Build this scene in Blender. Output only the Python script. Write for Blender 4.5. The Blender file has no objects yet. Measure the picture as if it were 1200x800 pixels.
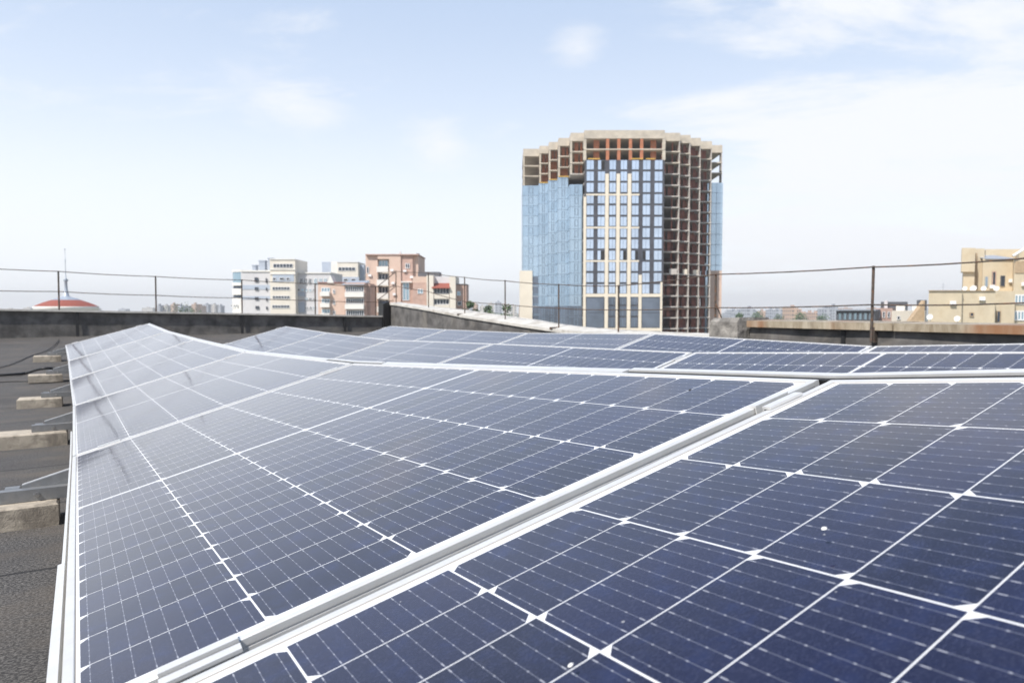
import bpy, math, random
import numpy as np
from mathutils import Vector
random.seed(7)
R = math.radians
SC = bpy.context.scene
COL = SC.collection

# ------------------------------------------------------------------ camera, sky, sun, exposure
F_PX, PITCH = 820.68, R(2.651)          # focal length for a picture 1200 wide, downward pitch
cam_d = bpy.data.cameras.new('camera')
cam = bpy.data.objects.new('camera', cam_d)
COL.objects.link(cam)
cam.location = (0, 0, 0)
cam.rotation_euler = (R(90) - PITCH, 0, 0)
cam_d.sensor_width = 36.0
cam_d.lens = 36.0 * F_PX / 1200.0
cam_d.clip_start, cam_d.clip_end = 0.02, 20000
cam_d.dof.use_dof = True
cam_d.dof.focus_distance = 1.25
cam_d.dof.aperture_fstop = 9.0
SC.camera = cam

SUN_EL, SUN_AZ = R(50), R(222)          # azimuth clockwise from +Y
SUN_DIR = Vector((math.sin(SUN_AZ) * math.cos(SUN_EL), math.cos(SUN_AZ) * math.cos(SUN_EL), math.sin(SUN_EL)))
sun_d = bpy.data.lights.new('sun', 'SUN')
sun_d.energy = 3.2
sun_d.angle = R(1.5)
sun_d.color = (1.0, 0.95, 0.88)
sun = bpy.data.objects.new('sun', sun_d)
sun.rotation_euler = SUN_DIR.to_track_quat('Z', 'Y').to_euler()
sun.location = (0, 0, 120)
COL.objects.link(sun)

vs = SC.view_settings
vs.view_transform = 'Standard'
vs.look = 'None'
vs.gamma = 1.0
vs.exposure = 0.92
vs.use_curve_mapping = False
SC.cycles.max_bounces = 6
SC.cycles.volume_bounces = 0

world = bpy.data.worlds.new('World')
SC.world = world
world.use_nodes = True


class NT:
    """small node-graph helper"""
    def __init__(s, tree):
        s.t = tree
        s.n = tree.nodes
    def new(s, kind, **kw):
        n = s.n.new(kind)
        for k, v in kw.items():
            setattr(n, k, v)
        return n
    def put(s, sock, v):
        if hasattr(v, 'is_output') or isinstance(v, bpy.types.NodeSocket):
            s.t.links.new(v, sock)
        else:
            sock.default_value = v
    def m(s, op, a, b=None, c=None, clamp=False):
        n = s.new('ShaderNodeMath', operation=op, use_clamp=clamp)
        s.put(n.inputs[0], a)
        if b is not None: s.put(n.inputs[1], b)
        if c is not None: s.put(n.inputs[2], c)
        return n.outputs[0]
    def mix(s, f, a, b, blend='MIX'):
        n = s.new('ShaderNodeMix', data_type='RGBA', blend_type=blend)
        s.put(n.inputs[0], f)
        s.put(n.inputs[6], a if not isinstance(a, tuple) else (*a, 1)[:4])
        s.put(n.inputs[7], b if not isinstance(b, tuple) else (*b, 1)[:4])
        return n.outputs[2]
    def noise(s, vec, scale, detail=3, rough=.55, dist=0.0):
        n = s.new('ShaderNodeTexNoise')
        if vec is not None: s.put(n.inputs['Vector'], vec)
        n.inputs['Scale'].default_value = scale
        n.inputs['Detail'].default_value = detail
        n.inputs['Roughness'].default_value = rough
        n.inputs['Distortion'].default_value = dist
        return n.outputs['Fac']
    def ramp(s, f, lo, hi):
        n = s.new('ShaderNodeMapRange', interpolation_type='SMOOTHSTEP')
        s.put(n.inputs[0], f)
        n.inputs[1].default_value, n.inputs[2].default_value = lo, hi
        return n.outputs[0]
    def sep(s, v):
        n = s.new('ShaderNodeSeparateXYZ')
        s.put(n.inputs[0], v)
        return n.outputs
    def comb(s, x, y, z):
        n = s.new('ShaderNodeCombineXYZ')
        for i, q in enumerate((x, y, z)): s.put(n.inputs[i], q)
        return n.outputs[0]


def build_world():
    g = NT(world.node_tree)
    bg = g.n['Background']
    sky = g.new('ShaderNodeTexSky', sky_type='NISHITA', sun_disc=False)
    sky.sun_elevation, sky.sun_rotation = SUN_EL, SUN_AZ
    sky.altitude = 150
    sky.air_density, sky.dust_density, sky.ozone_density = 1.0, 2.2, 1.0
    tc = g.new('ShaderNodeTexCoord')
    x, y, z = g.sep(tc.outputs['Generated'])
    zc = g.m('ADD', g.m('MAXIMUM', z, 0.0), 0.16)
    px, py = g.m('DIVIDE', x, zc), g.m('DIVIDE', y, zc)
    flat = g.comb(px, py, 0.0)
    n1 = g.noise(g.comb(g.m('ADD', g.m('MULTIPLY', px, 0.75), g.m('MULTIPLY', py, .35)), g.m('MULTIPLY', py, 1.25), 3.7), 1.5, 7, .64, .5)
    n2 = g.noise(g.comb(g.m('MULTIPLY', px, 0.9), py, 9.1), 3.1, 5, .62, .3)
    # the bank of cloud lies to the right (+X); a few small puffs elsewhere
    side = g.ramp(x, 0.05, 0.42)
    dens = g.m('ADD', g.m('ADD', n1, g.m('SUBTRACT', g.m('MULTIPLY', side, 0.26), .07)), g.m('MULTIPLY', g.m('SUBTRACT', n2, .5), .28))
    mask = g.ramp(dens, 0.50, 0.73)
    mask = g.m('MULTIPLY', mask, g.ramp(z, .58, .40))
    # two small puffs of cloud at their own directions
    def puff(ax, el, r, sq):
        d = Vector((math.sin(R(ax)) * math.cos(R(el)), math.cos(R(ax)) * math.cos(R(el)), math.sin(R(el))))
        dx = g.m('MULTIPLY', g.m('SUBTRACT', x, d.x), sq)
        dz = g.m('SUBTRACT', z, d.z)
        q = g.m('SQRT', g.m('ADD', g.m('MULTIPLY', dx, dx), g.m('MULTIPLY', dz, dz)))
        q = g.m('ADD', q, g.m('MULTIPLY', g.m('SUBTRACT', n2, .5), r * 2.6))
        front = g.ramp(y, 0.0, 0.2)
        return g.m('MULTIPLY', g.m('MULTIPLY', g.ramp(q, r * 1.1, -r * .2), front), .9)
    for a in ((-17.0, 15.3, .055, .6), (-5.8, 13.0, .042, .7), (5.5, 20.0, .03, .7)):
        mask = g.m('MAXIMUM', mask, puff(*a))
    # hazy summer air: white at the horizon, paling blue above
    h1 = g.mix(g.ramp(z, .04, .30), (10.6, 11.0, 11.6), (8.9, 9.9, 11.4))
    h2 = g.mix(g.ramp(z, .13, .47), h1, (5.6, 7.0, 9.4))
    h3 = g.mix(g.ramp(z, .43, .64), h2, (1.5, 2.7, 5.2))
    col = g.mix(.88, sky.outputs[0], h3)
    col = g.mix(g.m('MULTIPLY', mask, 0.9), col, (9.5, 9.7, 10.1))
    g.put(bg.inputs[0], col)
    bg.inputs[1].default_value = 0.055
build_world()

# ------------------------------------------------------------------ helpers
FW = Vector((0, math.cos(PITCH), -math.sin(PITCH)))
UPV = Vector((0, math.sin(PITCH), math.cos(PITCH)))


def ray(x, y):
    return Vector((1, 0, 0)) * ((x - 600) / F_PX) + UPV * ((400 - y) / F_PX) + FW


def at(x, y, Y):
    """the place in the world, Y metres ahead, seen at (x, y) of the photograph"""
    r = ray(x, y)
    return r * (Y / r.y)


def hz(y, Y):
    return at(600, y, Y).z


YAW = R(32.3)                                                  # the rows run 32 degrees left of the view
D2 = Vector((-math.sin(YAW), math.cos(YAW)))                   # along the rows, away
N2 = Vector((math.cos(YAW), math.sin(YAW)))                    # across the rows


def sw(s, w, z):
    return Vector((D2.x * s + N2.x * w, D2.y * s + N2.y * w, z))


def on_w(x, y, w):
    """(s, z) on the upright plane across-distance w seen at photo (x, y)"""
    r = ray(x, y)
    k = w / (N2.x * r.x + N2.y * r.y)
    return (D2.x * r.x + D2.y * r.y) * k, r.z * k


def on_s(x, y, s):
    r = ray(x, y)
    k = s / (D2.x * r.x + D2.y * r.y)
    return (N2.x * r.x + N2.y * r.y) * k, r.z * k


class MB:
    def __init__(s):
        s.v, s.f, s.m, s.uv, s.sm = [], [], [], None, []
    def add(s, verts, faces, mi=0, smooth=False):
        b = len(s.v)
        s.v += [tuple(p) for p in verts]
        for f in faces:
            s.f.append([b + i for i in f])
            s.m.append(mi)
            s.sm.append(smooth)
        return s
    def hexa(s, p, mi=0):
        """p: 4 bottom corners then 4 top corners, counter-clockwise from above"""
        return s.add(p, [(3, 2, 1, 0), (4, 5, 6, 7), (0, 1, 5, 4), (1, 2, 6, 5), (2, 3, 7, 6), (3, 0, 4, 7)], mi)
    def box(s, x0, x1, y0, y1, z0, z1, mi=0):
        x0, x1 = min(x0, x1), max(x0, x1); y0, y1 = min(y0, y1), max(y0, y1); z0, z1 = min(z0, z1), max(z0, z1)
        return s.hexa([(x0, y0, z0), (x1, y0, z0), (x1, y1, z0), (x0, y1, z0), (x0, y0, z1), (x1, y0, z1), (x1, y1, z1), (x0, y1, z1)], mi)
    def obox(s, o, ax, ay, az, a, b, c, mi=0):
        """box in a frame: ranges a, b, c along the axes ax, ay, az from o"""
        P = lambda i, j, k: o + ax * i + ay * j + az * k
        return s.hexa([P(a[0], b[0], c[0]), P(a[1], b[0], c[0]), P(a[1], b[1], c[0]), P(a[0], b[1], c[0]),
                       P(a[0], b[0], c[1]), P(a[1], b[0], c[1]), P(a[1], b[1], c[1]), P(a[0], b[1], c[1])], mi)
    def prism(s, poly, z0, z1, mi=0):
        n = len(poly)
        v = [(x, y, z0) for x, y in poly] + [(x, y, z1) for x, y in poly]
        f = [tuple(range(n - 1, -1, -1)), tuple(range(n, 2 * n))] + [(i, (i + 1) % n, n + (i + 1) % n, n + i) for i in range(n)]
        return s.add(v, f, mi)
    def tube(s, pts, r, seg=8, mi=0, smooth=True, cap=True):
        pts = [Vector(p) for p in pts]
        rs = r if isinstance(r, (list, tuple)) else [r] * len(pts)
        V, Fc = [], []
        up = Vector((0, 0, 1))
        for i, p in enumerate(pts):
            t = (pts[min(i + 1, len(pts) - 1)] - pts[max(i - 1, 0)]).normalized()
            a = t.cross(up)
            if a.length < 1e-3: a = t.cross(Vector((1, 0, 0)))
            a.normalize(); b = a.cross(t)
            for j in range(seg):
                q = 2 * math.pi * j / seg
                V.append(p + a * (math.cos(q) * rs[i]) + b * (math.sin(q) * rs[i]))
        for i in range(len(pts) - 1):
            for j in range(seg):
                Fc.append((i * seg + j, i * seg + (j + 1) % seg, (i + 1) * seg + (j + 1) % seg, (i + 1) * seg + j))
        s.add(V, Fc, mi, smooth)
        if cap:
            n = len(pts) - 1
            s.add(V[:seg], [tuple(range(seg))], mi); s.add(V[n * seg:], [tuple(range(seg - 1, -1, -1))], mi)
        return s
    def lathe(s, o, prof, seg=24, mi=0, smooth=True):
        V, Fc = [], []
        for r, z in prof:
            for j in range(seg):
                q = 2 * math.pi * j / seg
                V.append((o[0] + r * math.cos(q), o[1] + r * math.sin(q), o[2] + z))
        for i in range(len(prof) - 1):
            for j in range(seg):
                Fc.append((i * seg + j, i * seg + (j + 1) % seg, (i + 1) * seg + (j + 1) % seg, (i + 1) * seg + j))
        return s.add(V, Fc, mi, smooth)
    def build(s, name, mats, parent=None, origin=None):
        if not isinstance(mats, (list, tuple)): mats = [mats]
        if origin is None:
            origin = ORG[parent.name] if parent else Vector((0, 0, 0))
        me = bpy.data.meshes.new(name)
        o3 = Vector(origin)
        me.from_pydata([tuple(Vector(p) - o3) for p in s.v], [], s.f)
        for m in mats: me.materials.append(m)
        me.polygons.foreach_set('material_index', s.m)
        me.polygons.foreach_set('use_smooth', s.sm)
        if s.uv:
            l = me.uv_layers.new(name='UVMap')
            for i, lp in enumerate(me.loops): l.data[i].uv = s.uv[lp.vertex_index]
        me.update()
        o = bpy.data.objects.new(name, me)
        COL.objects.link(o)
        if parent is not None:
            o.parent = parent
        else:
            o.location = o3
        ORG[o.name] = o3
        return o


ORG = {}


def thing(name, loc, label, cat, group=None):
    o = bpy.data.objects.new(name, None)
    COL.objects.link(o)
    o.location = loc
    o.empty_display_size = .1
    ORG[o.name] = Vector(loc)
    return tag(o, label, cat, group)


def tag(o, label, cat, group=None):
    o['label'], o['category'] = label, cat
    if group: o['group'] = group
    return o


def structure(o):
    o['kind'] = 'structure'
    return o

# ------------------------------------------------------------------ materials
def mat(name, base, rough=.6, metal=0.0, var=.0, scale=8.0, bump=0.0, bscale=60.0, coord='Object', dirt=None, dirt_scale=2.0, dirt_amt=.5, ior=1.5, spec=.5):
    m = bpy.data.materials.new(name)
    m.use_nodes = True
    g = NT(m.node_tree)
    p = g.n['Principled BSDF']
    tc = g.new('ShaderNodeTexCoord')
    vec = tc.outputs[coord]
    col = (*base, 1)
    if var:
        n = g.noise(vec, scale, 5, .6)
        lo = tuple(c * (1 - var) for c in base); hi = tuple(min(1, c * (1 + var)) for c in base)
        col = g.mix(g.ramp(n, .28, .72), lo, hi)
    if dirt:
        n = g.noise(vec, dirt_scale, 6, .65, .6)
        col = g.mix(g.m('MULTIPLY', g.ramp(n, .48, .72), dirt_amt), col, dirt)
    g.put(p.inputs['Base Color'], col)
    p.inputs['Roughness'].default_value = rough
    p.inputs['Metallic'].default_value = metal
    p.inputs['IOR'].default_value = ior
    p.inputs['Specular IOR Level'].default_value = spec
    if bump:
        b = g.new('ShaderNodeBump')
        b.inputs['Strength'].default_value = 1.0
        b.inputs['Distance'].default_value = bump
        g.put(b.inputs['Height'], g.noise(vec, bscale, 4, .6))
        g.put(p.inputs['Normal'], b.outputs[0])
    return m


ML, MW, GAP = 2.094, 1.038, .020                               # a module, and the gap between two
PU, PV, MIDG = .168, .0845, .018
MU, MV = (MW - 6 * PU) / 2, (ML - 24 * PV - MIDG) / 2


def cell_material():
    m = bpy.data.materials.new('solar_cells_under_glass')
    m.use_nodes = True
    g = NT(m.node_tree)
    p = g.n['Principled BSDF']
    uvn = g.new('ShaderNodeUVMap', uv_map='UVMap')
    U, V, _ = g.sep(uvn.outputs[0])
    oi = g.new('ShaderNodeObjectInfo')
    a = g.m('DIVIDE', g.m('SUBTRACT', U, MU), PU)
    ia = g.m('FLOOR', a); fa = g.m('SUBTRACT', a, ia)
    v0 = g.m('SUBTRACT', V, MV)
    half = g.m('GREATER_THAN', v0, 12 * PV + MIDG / 2)
    v1 = g.m('SUBTRACT', v0, g.m('MULTIPLY', half, MIDG))
    b = g.m('DIVIDE', v1, PV)
    ib = g.m('FLOOR', b); fb = g.m('SUBTRACT', b, ib)
    # distance in metres to the cell's edges
    du = g.m('MULTIPLY', g.m('SUBTRACT', .5, g.m('ABSOLUTE', g.m('SUBTRACT', fa, .5))), PU)
    dv = g.m('MULTIPLY', g.m('SUBTRACT', .5, g.m('ABSOLUTE', g.m('SUBTRACT', fb, .5))), PV)
    in_u = g.m('MULTIPLY', g.m('GREATER_THAN', a, 0.0), g.m('LESS_THAN', a, 6.0))
    in_v = g.m('MULTIPLY', g.m('GREATER_THAN', v0, 0.0), g.m('LESS_THAN', v0, 24 * PV + MIDG))
    mid = g.m('LESS_THAN', g.m('ABSOLUTE', g.m('SUBTRACT', v0, 12 * PV + MIDG / 2)), MIDG / 2 - .004)
    ok = g.m('MULTIPLY', g.m('MULTIPLY', in_u, in_v), g.m('SUBTRACT', 1.0, mid))
    ok = g.m('MULTIPLY', ok, g.m('MULTIPLY', g.m('GREATER_THAN', du, .0010), g.m('GREATER_THAN', dv, .0006)))
    odd = g.m('GREATER_THAN', g.m('FRACT', g.m('MULTIPLY', g.m('ADD', ia, 8.0), .5)), .25)
    vend = g.m('ADD', g.m('MULTIPLY', odd, fb), g.m('MULTIPLY', g.m('SUBTRACT', 1.0, odd), g.m('SUBTRACT', 1.0, fb)))
    cham = g.m('GREATER_THAN', g.m('ADD', du, g.m('MULTIPLY', vend, PV)), .0115)
    ok = g.m('MULTIPLY', ok, cham)
    # nine busbars along the module, with solder points
    fbus = g.m('FRACT', g.m('MULTIPLY', fa, 9.0))
    dbus = g.m('MULTIPLY', g.m('ABSOLUTE', g.m('SUBTRACT', fbus, .5)), PU / 9)
    bus = g.m('LESS_THAN', dbus, .00024)
    fp = g.m('FRACT', g.m('MULTIPLY', fb, 5.0))
    dp = g.m('MULTIPLY', g.m('ABSOLUTE', g.m('SUBTRACT', fp, .5)), PV / 5)
    pad = g.m('MULTIPLY', g.m('LESS_THAN', dp, .0010), g.m('LESS_THAN', dbus, .0006))
    endp = g.m('MULTIPLY', g.m('MULTIPLY', g.m('LESS_THAN', dv, .0085), g.m('GREATER_THAN', dv, .0035)), g.m('LESS_THAN', dbus, .0006))
    pad = g.m('MAXIMUM', pad, endp)
    # cell colour: each cell a touch different, fine grain of fingers and dust
    cid = g.new('ShaderNodeTexWhiteNoise', noise_dimensions='3D')
    g.put(cid.inputs['Vector'], g.comb(ia, ib, g.m('MULTIPLY', oi.outputs['Random'], 97.0)))
    grain = g.noise(g.comb(g.m('MULTIPLY', U, 1.0), g.m('MULTIPLY', V, 2.2), oi.outputs['Random']), 300, 3, .75)
    blot = g.noise(uvn.outputs[0], 26, 4, .6)
    c = g.mix(cid.outputs['Value'], (.0020, .0034, .019), (.0050, .0070, .036))
    c = g.mix(g.ramp(blot, .45, .8), c, (.007, .014, .062))
    c = g.mix(g.m('MULTIPLY', g.ramp(grain, .48, .72), .6), c, (.040, .044, .085))
    fing = g.m('LESS_THAN', g.m('ABSOLUTE', g.m('SUBTRACT', g.m('FRACT', g.m('MULTIPLY', V, 1 / .0014)), .5)), .07)
    c = g.mix(g.m('MULTIPLY', fing, .10), c, (.2, .21, .25))
    c = g.mix(g.m('MULTIPLY', bus, .42), c, (.36, .38, .45))
    c = g.mix(g.m('MULTIPLY', pad, .42), c, (.62, .63, .68))
    c = g.mix(ok, (.70, .70, .70), c)
    # sealant line and dirt along the frame
    eu = g.m('MINIMUM', U, g.m('SUBTRACT', MW, U)); ev = g.m('MINIMUM', V, g.m('SUBTRACT', ML, V))
    e = g.m('MINIMUM', eu, ev)
    c = g.mix(g.m('MULTIPLY', g.m('LESS_THAN', e, .0124), .75), c, (.33, .25, .16))
    # a thin even film of dust, thicker toward the low edge, with specks and dried drops
    film = g.noise(g.comb(U, V, oi.outputs['Random']), 5.0, 5, .65, .4)
    low = g.ramp(U, .16, .0)
    streak = g.noise(g.comb(g.m('MULTIPLY', U, 2.0), g.m('MULTIPLY', V, 34.0), oi.outputs['Random']), 1.0, 4, .6, .3)
    dust = g.m('ADD', g.m('MULTIPLY', g.ramp(film, .35, .75), .012), g.m('MULTIPLY', low, .035))
    dust = g.m('ADD', dust, g.m('MULTIPLY', g.ramp(streak, .56, .75), .012))
    vor = g.new('ShaderNodeTexVoronoi', feature='F1')
    g.put(vor.inputs['Vector'], g.comb(U, V, g.m('MULTIPLY', oi.outputs['Random'], 31.0)))
    vor.inputs['Scale'].default_value = 60
    spk = g.m('LESS_THAN', vor.outputs['Distance'], g.m('MULTIPLY', g.ramp(g.noise(uvn.outputs[0], 37, 1), .58, .74), .09))
    c = g.mix(g.m('MULTIPLY', spk, .5), c, (.55, .54, .52))
    g.put(p.inputs['Base Color'], c)
    p.inputs['IOR'].default_value = 1.43
    g.put(p.inputs['Roughness'], g.m('ADD', .04, g.m('MULTIPLY', film, .06)))
    # a thin film of dust over the glass: its cover grows with the length of the path through it
    geo = g.new('ShaderNodeNewGeometry')
    dot = g.new('ShaderNodeVectorMath', operation='DOT_PRODUCT')
    g.put(dot.inputs[0], geo.outputs['Normal']); g.put(dot.inputs[1], geo.outputs['Incoming'])
    cosv = g.m('MAXIMUM', g.m('ABSOLUTE', dot.outputs['Value']), .03)
    tau = g.m('ADD', .0085, g.m('MULTIPLY', dust, .30))
    cover = g.m('SUBTRACT', 1.0, g.m('POWER', 2.71828, g.m('MULTIPLY', g.m('DIVIDE', tau, cosv), -1.0)))
    dif = g.new('ShaderNodeBsdfDiffuse')
    dif.inputs[0].default_value = (.50, .52, .57, 1)
    mixs = g.new('ShaderNodeMixShader')
    g.put(mixs.inputs[0], cover)
    m.node_tree.links.new(p.outputs[0], mixs.inputs[1]); m.node_tree.links.new(dif.outputs[0], mixs.inputs[2])
    m.node_tree.links.new(mixs.outputs[0], g.n['Material Output'].inputs['Surface'])
    return m


def roof_material():
    m = bpy.data.materials.new('mineral_roofing_felt')
    m.use_nodes = True
    g = NT(m.node_tree)
    p = g.n['Principled BSDF']
    uvn = g.new('ShaderNodeUVMap', uv_map='UVMap')
    Wc, S, _ = g.sep(uvn.outputs[0])
    gran = g.noise(uvn.outputs[0], 150, 3, .75)
    big = g.noise(uvn.outputs[0], .9, 6, .65, .5)
    med = g.noise(g.comb(g.m('MULTIPLY', Wc, .5), S, 0.0), 4.0, 5, .65, .3)
    c = g.mix(g.ramp(gran, .40, .66), (.022, .021, .021), (.17, .16, .15))
    c = g.mix(g.m('MULTIPLY', g.ramp(med, .42, .70), .6), c, (.125, .105, .085))
    c = g.mix(g.m('MULTIPLY', g.ramp(big, .46, .66), .55), c, (.048, .044, .042))
    wob = g.m('MULTIPLY', g.m('SUBTRACT', g.noise(uvn.outputs[0], 2.5, 3), .5), .03)
    lap = g.m('LESS_THAN', g.m('ABSOLUTE', g.m('SUBTRACT', g.m('FRACT', g.m('ADD', g.m('DIVIDE', S, .98), g.m('ADD', wob, .32))), .5)), .009)
    c = g.mix(g.m('MULTIPLY', lap, .85), c, (.012, .012, .013))
    g.put(p.inputs['Base Color'], c)
    p.inputs['Roughness'].default_value = .9
    b = g.new('ShaderNodeBump')
    b.inputs['Strength'].default_value = .9
    b.inputs['Distance'].default_value = .003
    g.put(b.inputs['Height'], g.m('ADD', gran, g.m('MULTIPLY', lap, -2.0)))
    g.put(p.inputs['Normal'], b.outputs[0])
    return m


def cap_material():
    m = bpy.data.materials.new('weathered_metal_coping')
    m.use_nodes = True
    g = NT(m.node_tree)
    p = g.n['Principled BSDF']
    tc = g.new('ShaderNodeTexCoord')
    x, y, z = g.sep(tc.outputs['Object'])
    run = g.comb(g.m('MULTIPLY', x, 1.0), g.m('MULTIPLY', y, 1.0), g.m('MULTIPLY', z, .25))
    n1 = g.noise(run, 5.0, 6, .7, .3)
    n2 = g.noise(run, 1.3, 4, .6)
    c = g.mix(g.ramp(n1, .3, .7), (.22, .17, .11), (.50, .44, .34))
    c = g.mix(g.m('MULTIPLY', g.ramp(n2, .50, .66), .85), c, (.25, .10, .035))
    c = g.mix(g.m('MULTIPLY', g.ramp(g.noise(run, 14, 4), .55, .8), .6), c, (.10, .075, .05))
    g.put(p.inputs['Base Color'], c)
    p.inputs['Roughness'].default_value = .55
    p.inputs['Metallic'].default_value = .15
    return m


def far_material(name, base, win, sx, sz):
    """far house fronts: a grid of small dark windows in a plain wall"""
    m = bpy.data.materials.new(name)
    m.use_nodes = True
    g = NT(m.node_tree)
    p = g.n['Principled BSDF']
    tc = g.new('ShaderNodeTexCoord')
    x, y, z = g.sep(tc.outputs['Object'])
    fx = g.m('FRACT', g.m('DIVIDE', g.m('ADD', x, y), sx)); fz = g.m('FRACT', g.m('DIVIDE', z, sz))
    k = g.m('MULTIPLY', g.m('LESS_THAN', g.m('ABSOLUTE', g.m('SUBTRACT', fx, .5)), .25), g.m('LESS_THAN', g.m('ABSOLUTE', g.m('SUBTRACT', fz, .5)), .25))
    g.put(p.inputs['Base Color'], g.mix(k, base, win))
    p.inputs['Roughness'].default_value = .8
    return m


def leaf_material(name, a, b):
    m = bpy.data.materials.new(name)
    m.use_nodes = True
    g = NT(m.node_tree)
    p = g.n['Principled BSDF']
    tc = g.new('ShaderNodeTexCoord')
    g.put(p.inputs['Base Color'], g.mix(g.ramp(g.noise(tc.outputs['Object'], 1.2, 3), .3, .7), a, b))
    p.inputs['Roughness'].default_value = .6
    return m


M = dict(
    cells=cell_material(), felt=roof_material(), cap=cap_material(),
    alu=mat('anodised_aluminium_frame', (.66, .66, .65), .38, .35, .04, 30, dirt=(.55, .5, .42), dirt_scale=14, dirt_amt=.25),
    rail=mat('mill_aluminium_rail', (.25, .255, .26), .5, .5, .08, 40, dirt=(.3, .28, .26), dirt_scale=20, dirt_amt=.3),
    steel=mat('stainless_bolt', (.55, .55, .55), .3, 1.0),
    back=mat('white_backsheet', (.75, .75, .74), .6),
    block=mat('cast_concrete_block', (.43, .375, .30), .9, 0, .18, 14, .002, 160, dirt=(.13, .11, .09), dirt_scale=9, dirt_amt=.7),
    bitumen=mat('bitumen_felt_upstand', (.105, .10, .096), .8, 0, .45, 4, .010, 7, dirt=(.21, .19, .165), dirt_scale=1.7, dirt_amt=.7),
    pier=mat('rough_dirty_concrete', (.24, .225, .205), .95, 0, .4, 7, .02, 14, dirt=(.08, .075, .07), dirt_scale=6, dirt_amt=.8),
    membrane=mat('weathered_light_coping', (.52, .50, .46), .75, 0, .15, 6, .006, 5, dirt=(.24, .20, .15), dirt_scale=3.2, dirt_amt=.7),
    rust=mat('rusty_painted_steel', (.085, .07, .06), .8, .2, .35, 30, dirt=(.24, .10, .04), dirt_scale=18, dirt_amt=.8),
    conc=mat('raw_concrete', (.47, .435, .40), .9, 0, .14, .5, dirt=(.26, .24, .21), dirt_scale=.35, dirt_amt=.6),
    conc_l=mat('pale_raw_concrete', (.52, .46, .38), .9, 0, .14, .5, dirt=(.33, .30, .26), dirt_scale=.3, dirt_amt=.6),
    brick_o=mat('orange_brick', (.44, .17, .09), .9, 0, .2, 1.2),
    brick_d=mat('dark_red_brick', (.31, .115, .085), .9, 0, .3, .7, dirt=(.10, .05, .04), dirt_scale=.5, dirt_amt=.6),
    cream=mat('cream_cladding', (.74, .66, .54), .6, 0, .04, .4),
    dark=mat('charcoal_cladding', (.065, .066, .08), .45, 0, .2, .6),
    bglass=mat('blue_curtain_glass', (.45, .57, .68), .12, .72, .10, .12),
    wglass=mat('tinted_window_glass', (.60, .69, .82), .07, .8, .12, .15),
    bglass2=mat('deep_blue_curtain_glass', (.40, .52, .635), .13, .68, .10, .12),
    lowglass=mat('painted_reflection_glass', (.15, .18, .23), .1, .4, .3, .12),  # dark reflection of the surroundings painted into the low glass colour
    mull=mat('grey_blue_mullion', (.15, .20, .26), .5),
    void=mat('dark_interior', (.02, .018, .018), .9),
    white=mat('white_render', (.74, .72, .68), .8, 0, .04, .3, dirt=(.6, .57, .52), dirt_scale=.25, dirt_amt=.4),
    crm=mat('cream_render', (.68, .63, .55), .8, 0, .05, .3),
    grey=mat('pale_grey_render', (.58, .57, .58), .8, 0, .05, .3),
    blue=mat('blue_grey_panel', (.40, .45, .53), .6, 0, .06, .4),
    pink=mat('salmon_render', (.60, .45, .37), .85, 0, .08, .4, dirt=(.54, .36, .29), dirt_scale=.4, dirt_amt=.4),
    pinkd=mat('rosy_brick', (.48, .33, .275), .85, 0, .12, .9),
    yel=mat('sand_render', (.58, .495, .36), .9, 0, .06, .5, dirt=(.45, .34, .2), dirt_scale=.5, dirt_amt=.35),
    yeld=mat('sand_brick', (.42, .31, .2), .9, 0, .15, 2.0),
    win=mat('window_glass', (.05, .065, .09), .15, .2),
    winl=mat('pale_window_glass', (.30, .42, .50), .12, .4),
    frame=mat('white_window_frame', (.8, .8, .8), .5),
    tile=mat('red_roof_tile', (.27, .075, .05), .7, 0, .15, 3.0),
    zinc=mat('grey_roof_sheet', (.38, .42, .48), .5, .3, .08, .6),
    slate=mat('dark_roof_sheet', (.10, .105, .12), .6, 0, .15, .4),
    dish=mat('white_dish_paint', (.75, .75, .74), .5),
    cable=mat('black_rubber', (.012, .012, .013), .5),
    soil=mat('city_ground', (.16, .17, .13), .95, 0, .3, .03, coord='Object', dirt=(.07, .10, .05), dirt_scale=.012, dirt_amt=.8),
    leaf=leaf_material('foliage', (.035, .07, .025), (.075, .13, .045)),
    bark=mat('bark', (.10, .075, .055), .9),
    drop=mat('chalky_dropping', (.75, .74, .70), .8),
    pebble=mat('brown_chip', (.16, .10, .07), .8),
    membrane_w=mat('yellow_safety_board', (.62, .38, .08), .8),
)

# ------------------------------------------------------------------ row geometry (corners of the seams, metres)
SEAM_L = [(.702, -1.2718, -.1691), (-.3676, .5379, -.3461), (-.3866, .5827, -.3578), (-1.5025, 2.3739, -.5052), (-2.6225, 4.1605, -.5783), (-3.7627, 5.9386, -.6025), (-4.9034, 7.7173, -.5741), (-6.0588, 9.4858, -.4909)]
SEAM_H = [(1.5406, -.7224, .0975), (.4917, 1.0928, -.1126), (.4878, 1.0885, -.1119), (-.6552, 2.8808, -.225), (-1.7794, 4.6803, -.2872), (-2.9291, 6.4588, -.2817), (-4.0651, 8.2433, -.2682), (-5.2133, 10.0174, -.2112)]
_a, _b = Vector(SEAM_L[1]), Vector(SEAM_L[2])
SEAM_L[1] = tuple(_a.lerp(_b, .42))
_s = [D2.x * p[0] + D2.y * p[1] for p in SEAM_H]
_co = np.polyfit(_s, [p[2] for p in SEAM_H], 3)
_sl = [D2.x * p[0] + D2.y * p[1] for p in SEAM_L]
_cl = np.polyfit(_sl, [p[2] for p in SEAM_L], 3)


def hi_z(s):
    """height of a row's upper edge"""
    if s < -1.4: return float(np.polyval(_co, -1.4)) + (s + 1.4) * float(np.polyval(np.polyder(_co), -1.4))
    return float(np.polyval(_co, s))


LIFT = .212


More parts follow.
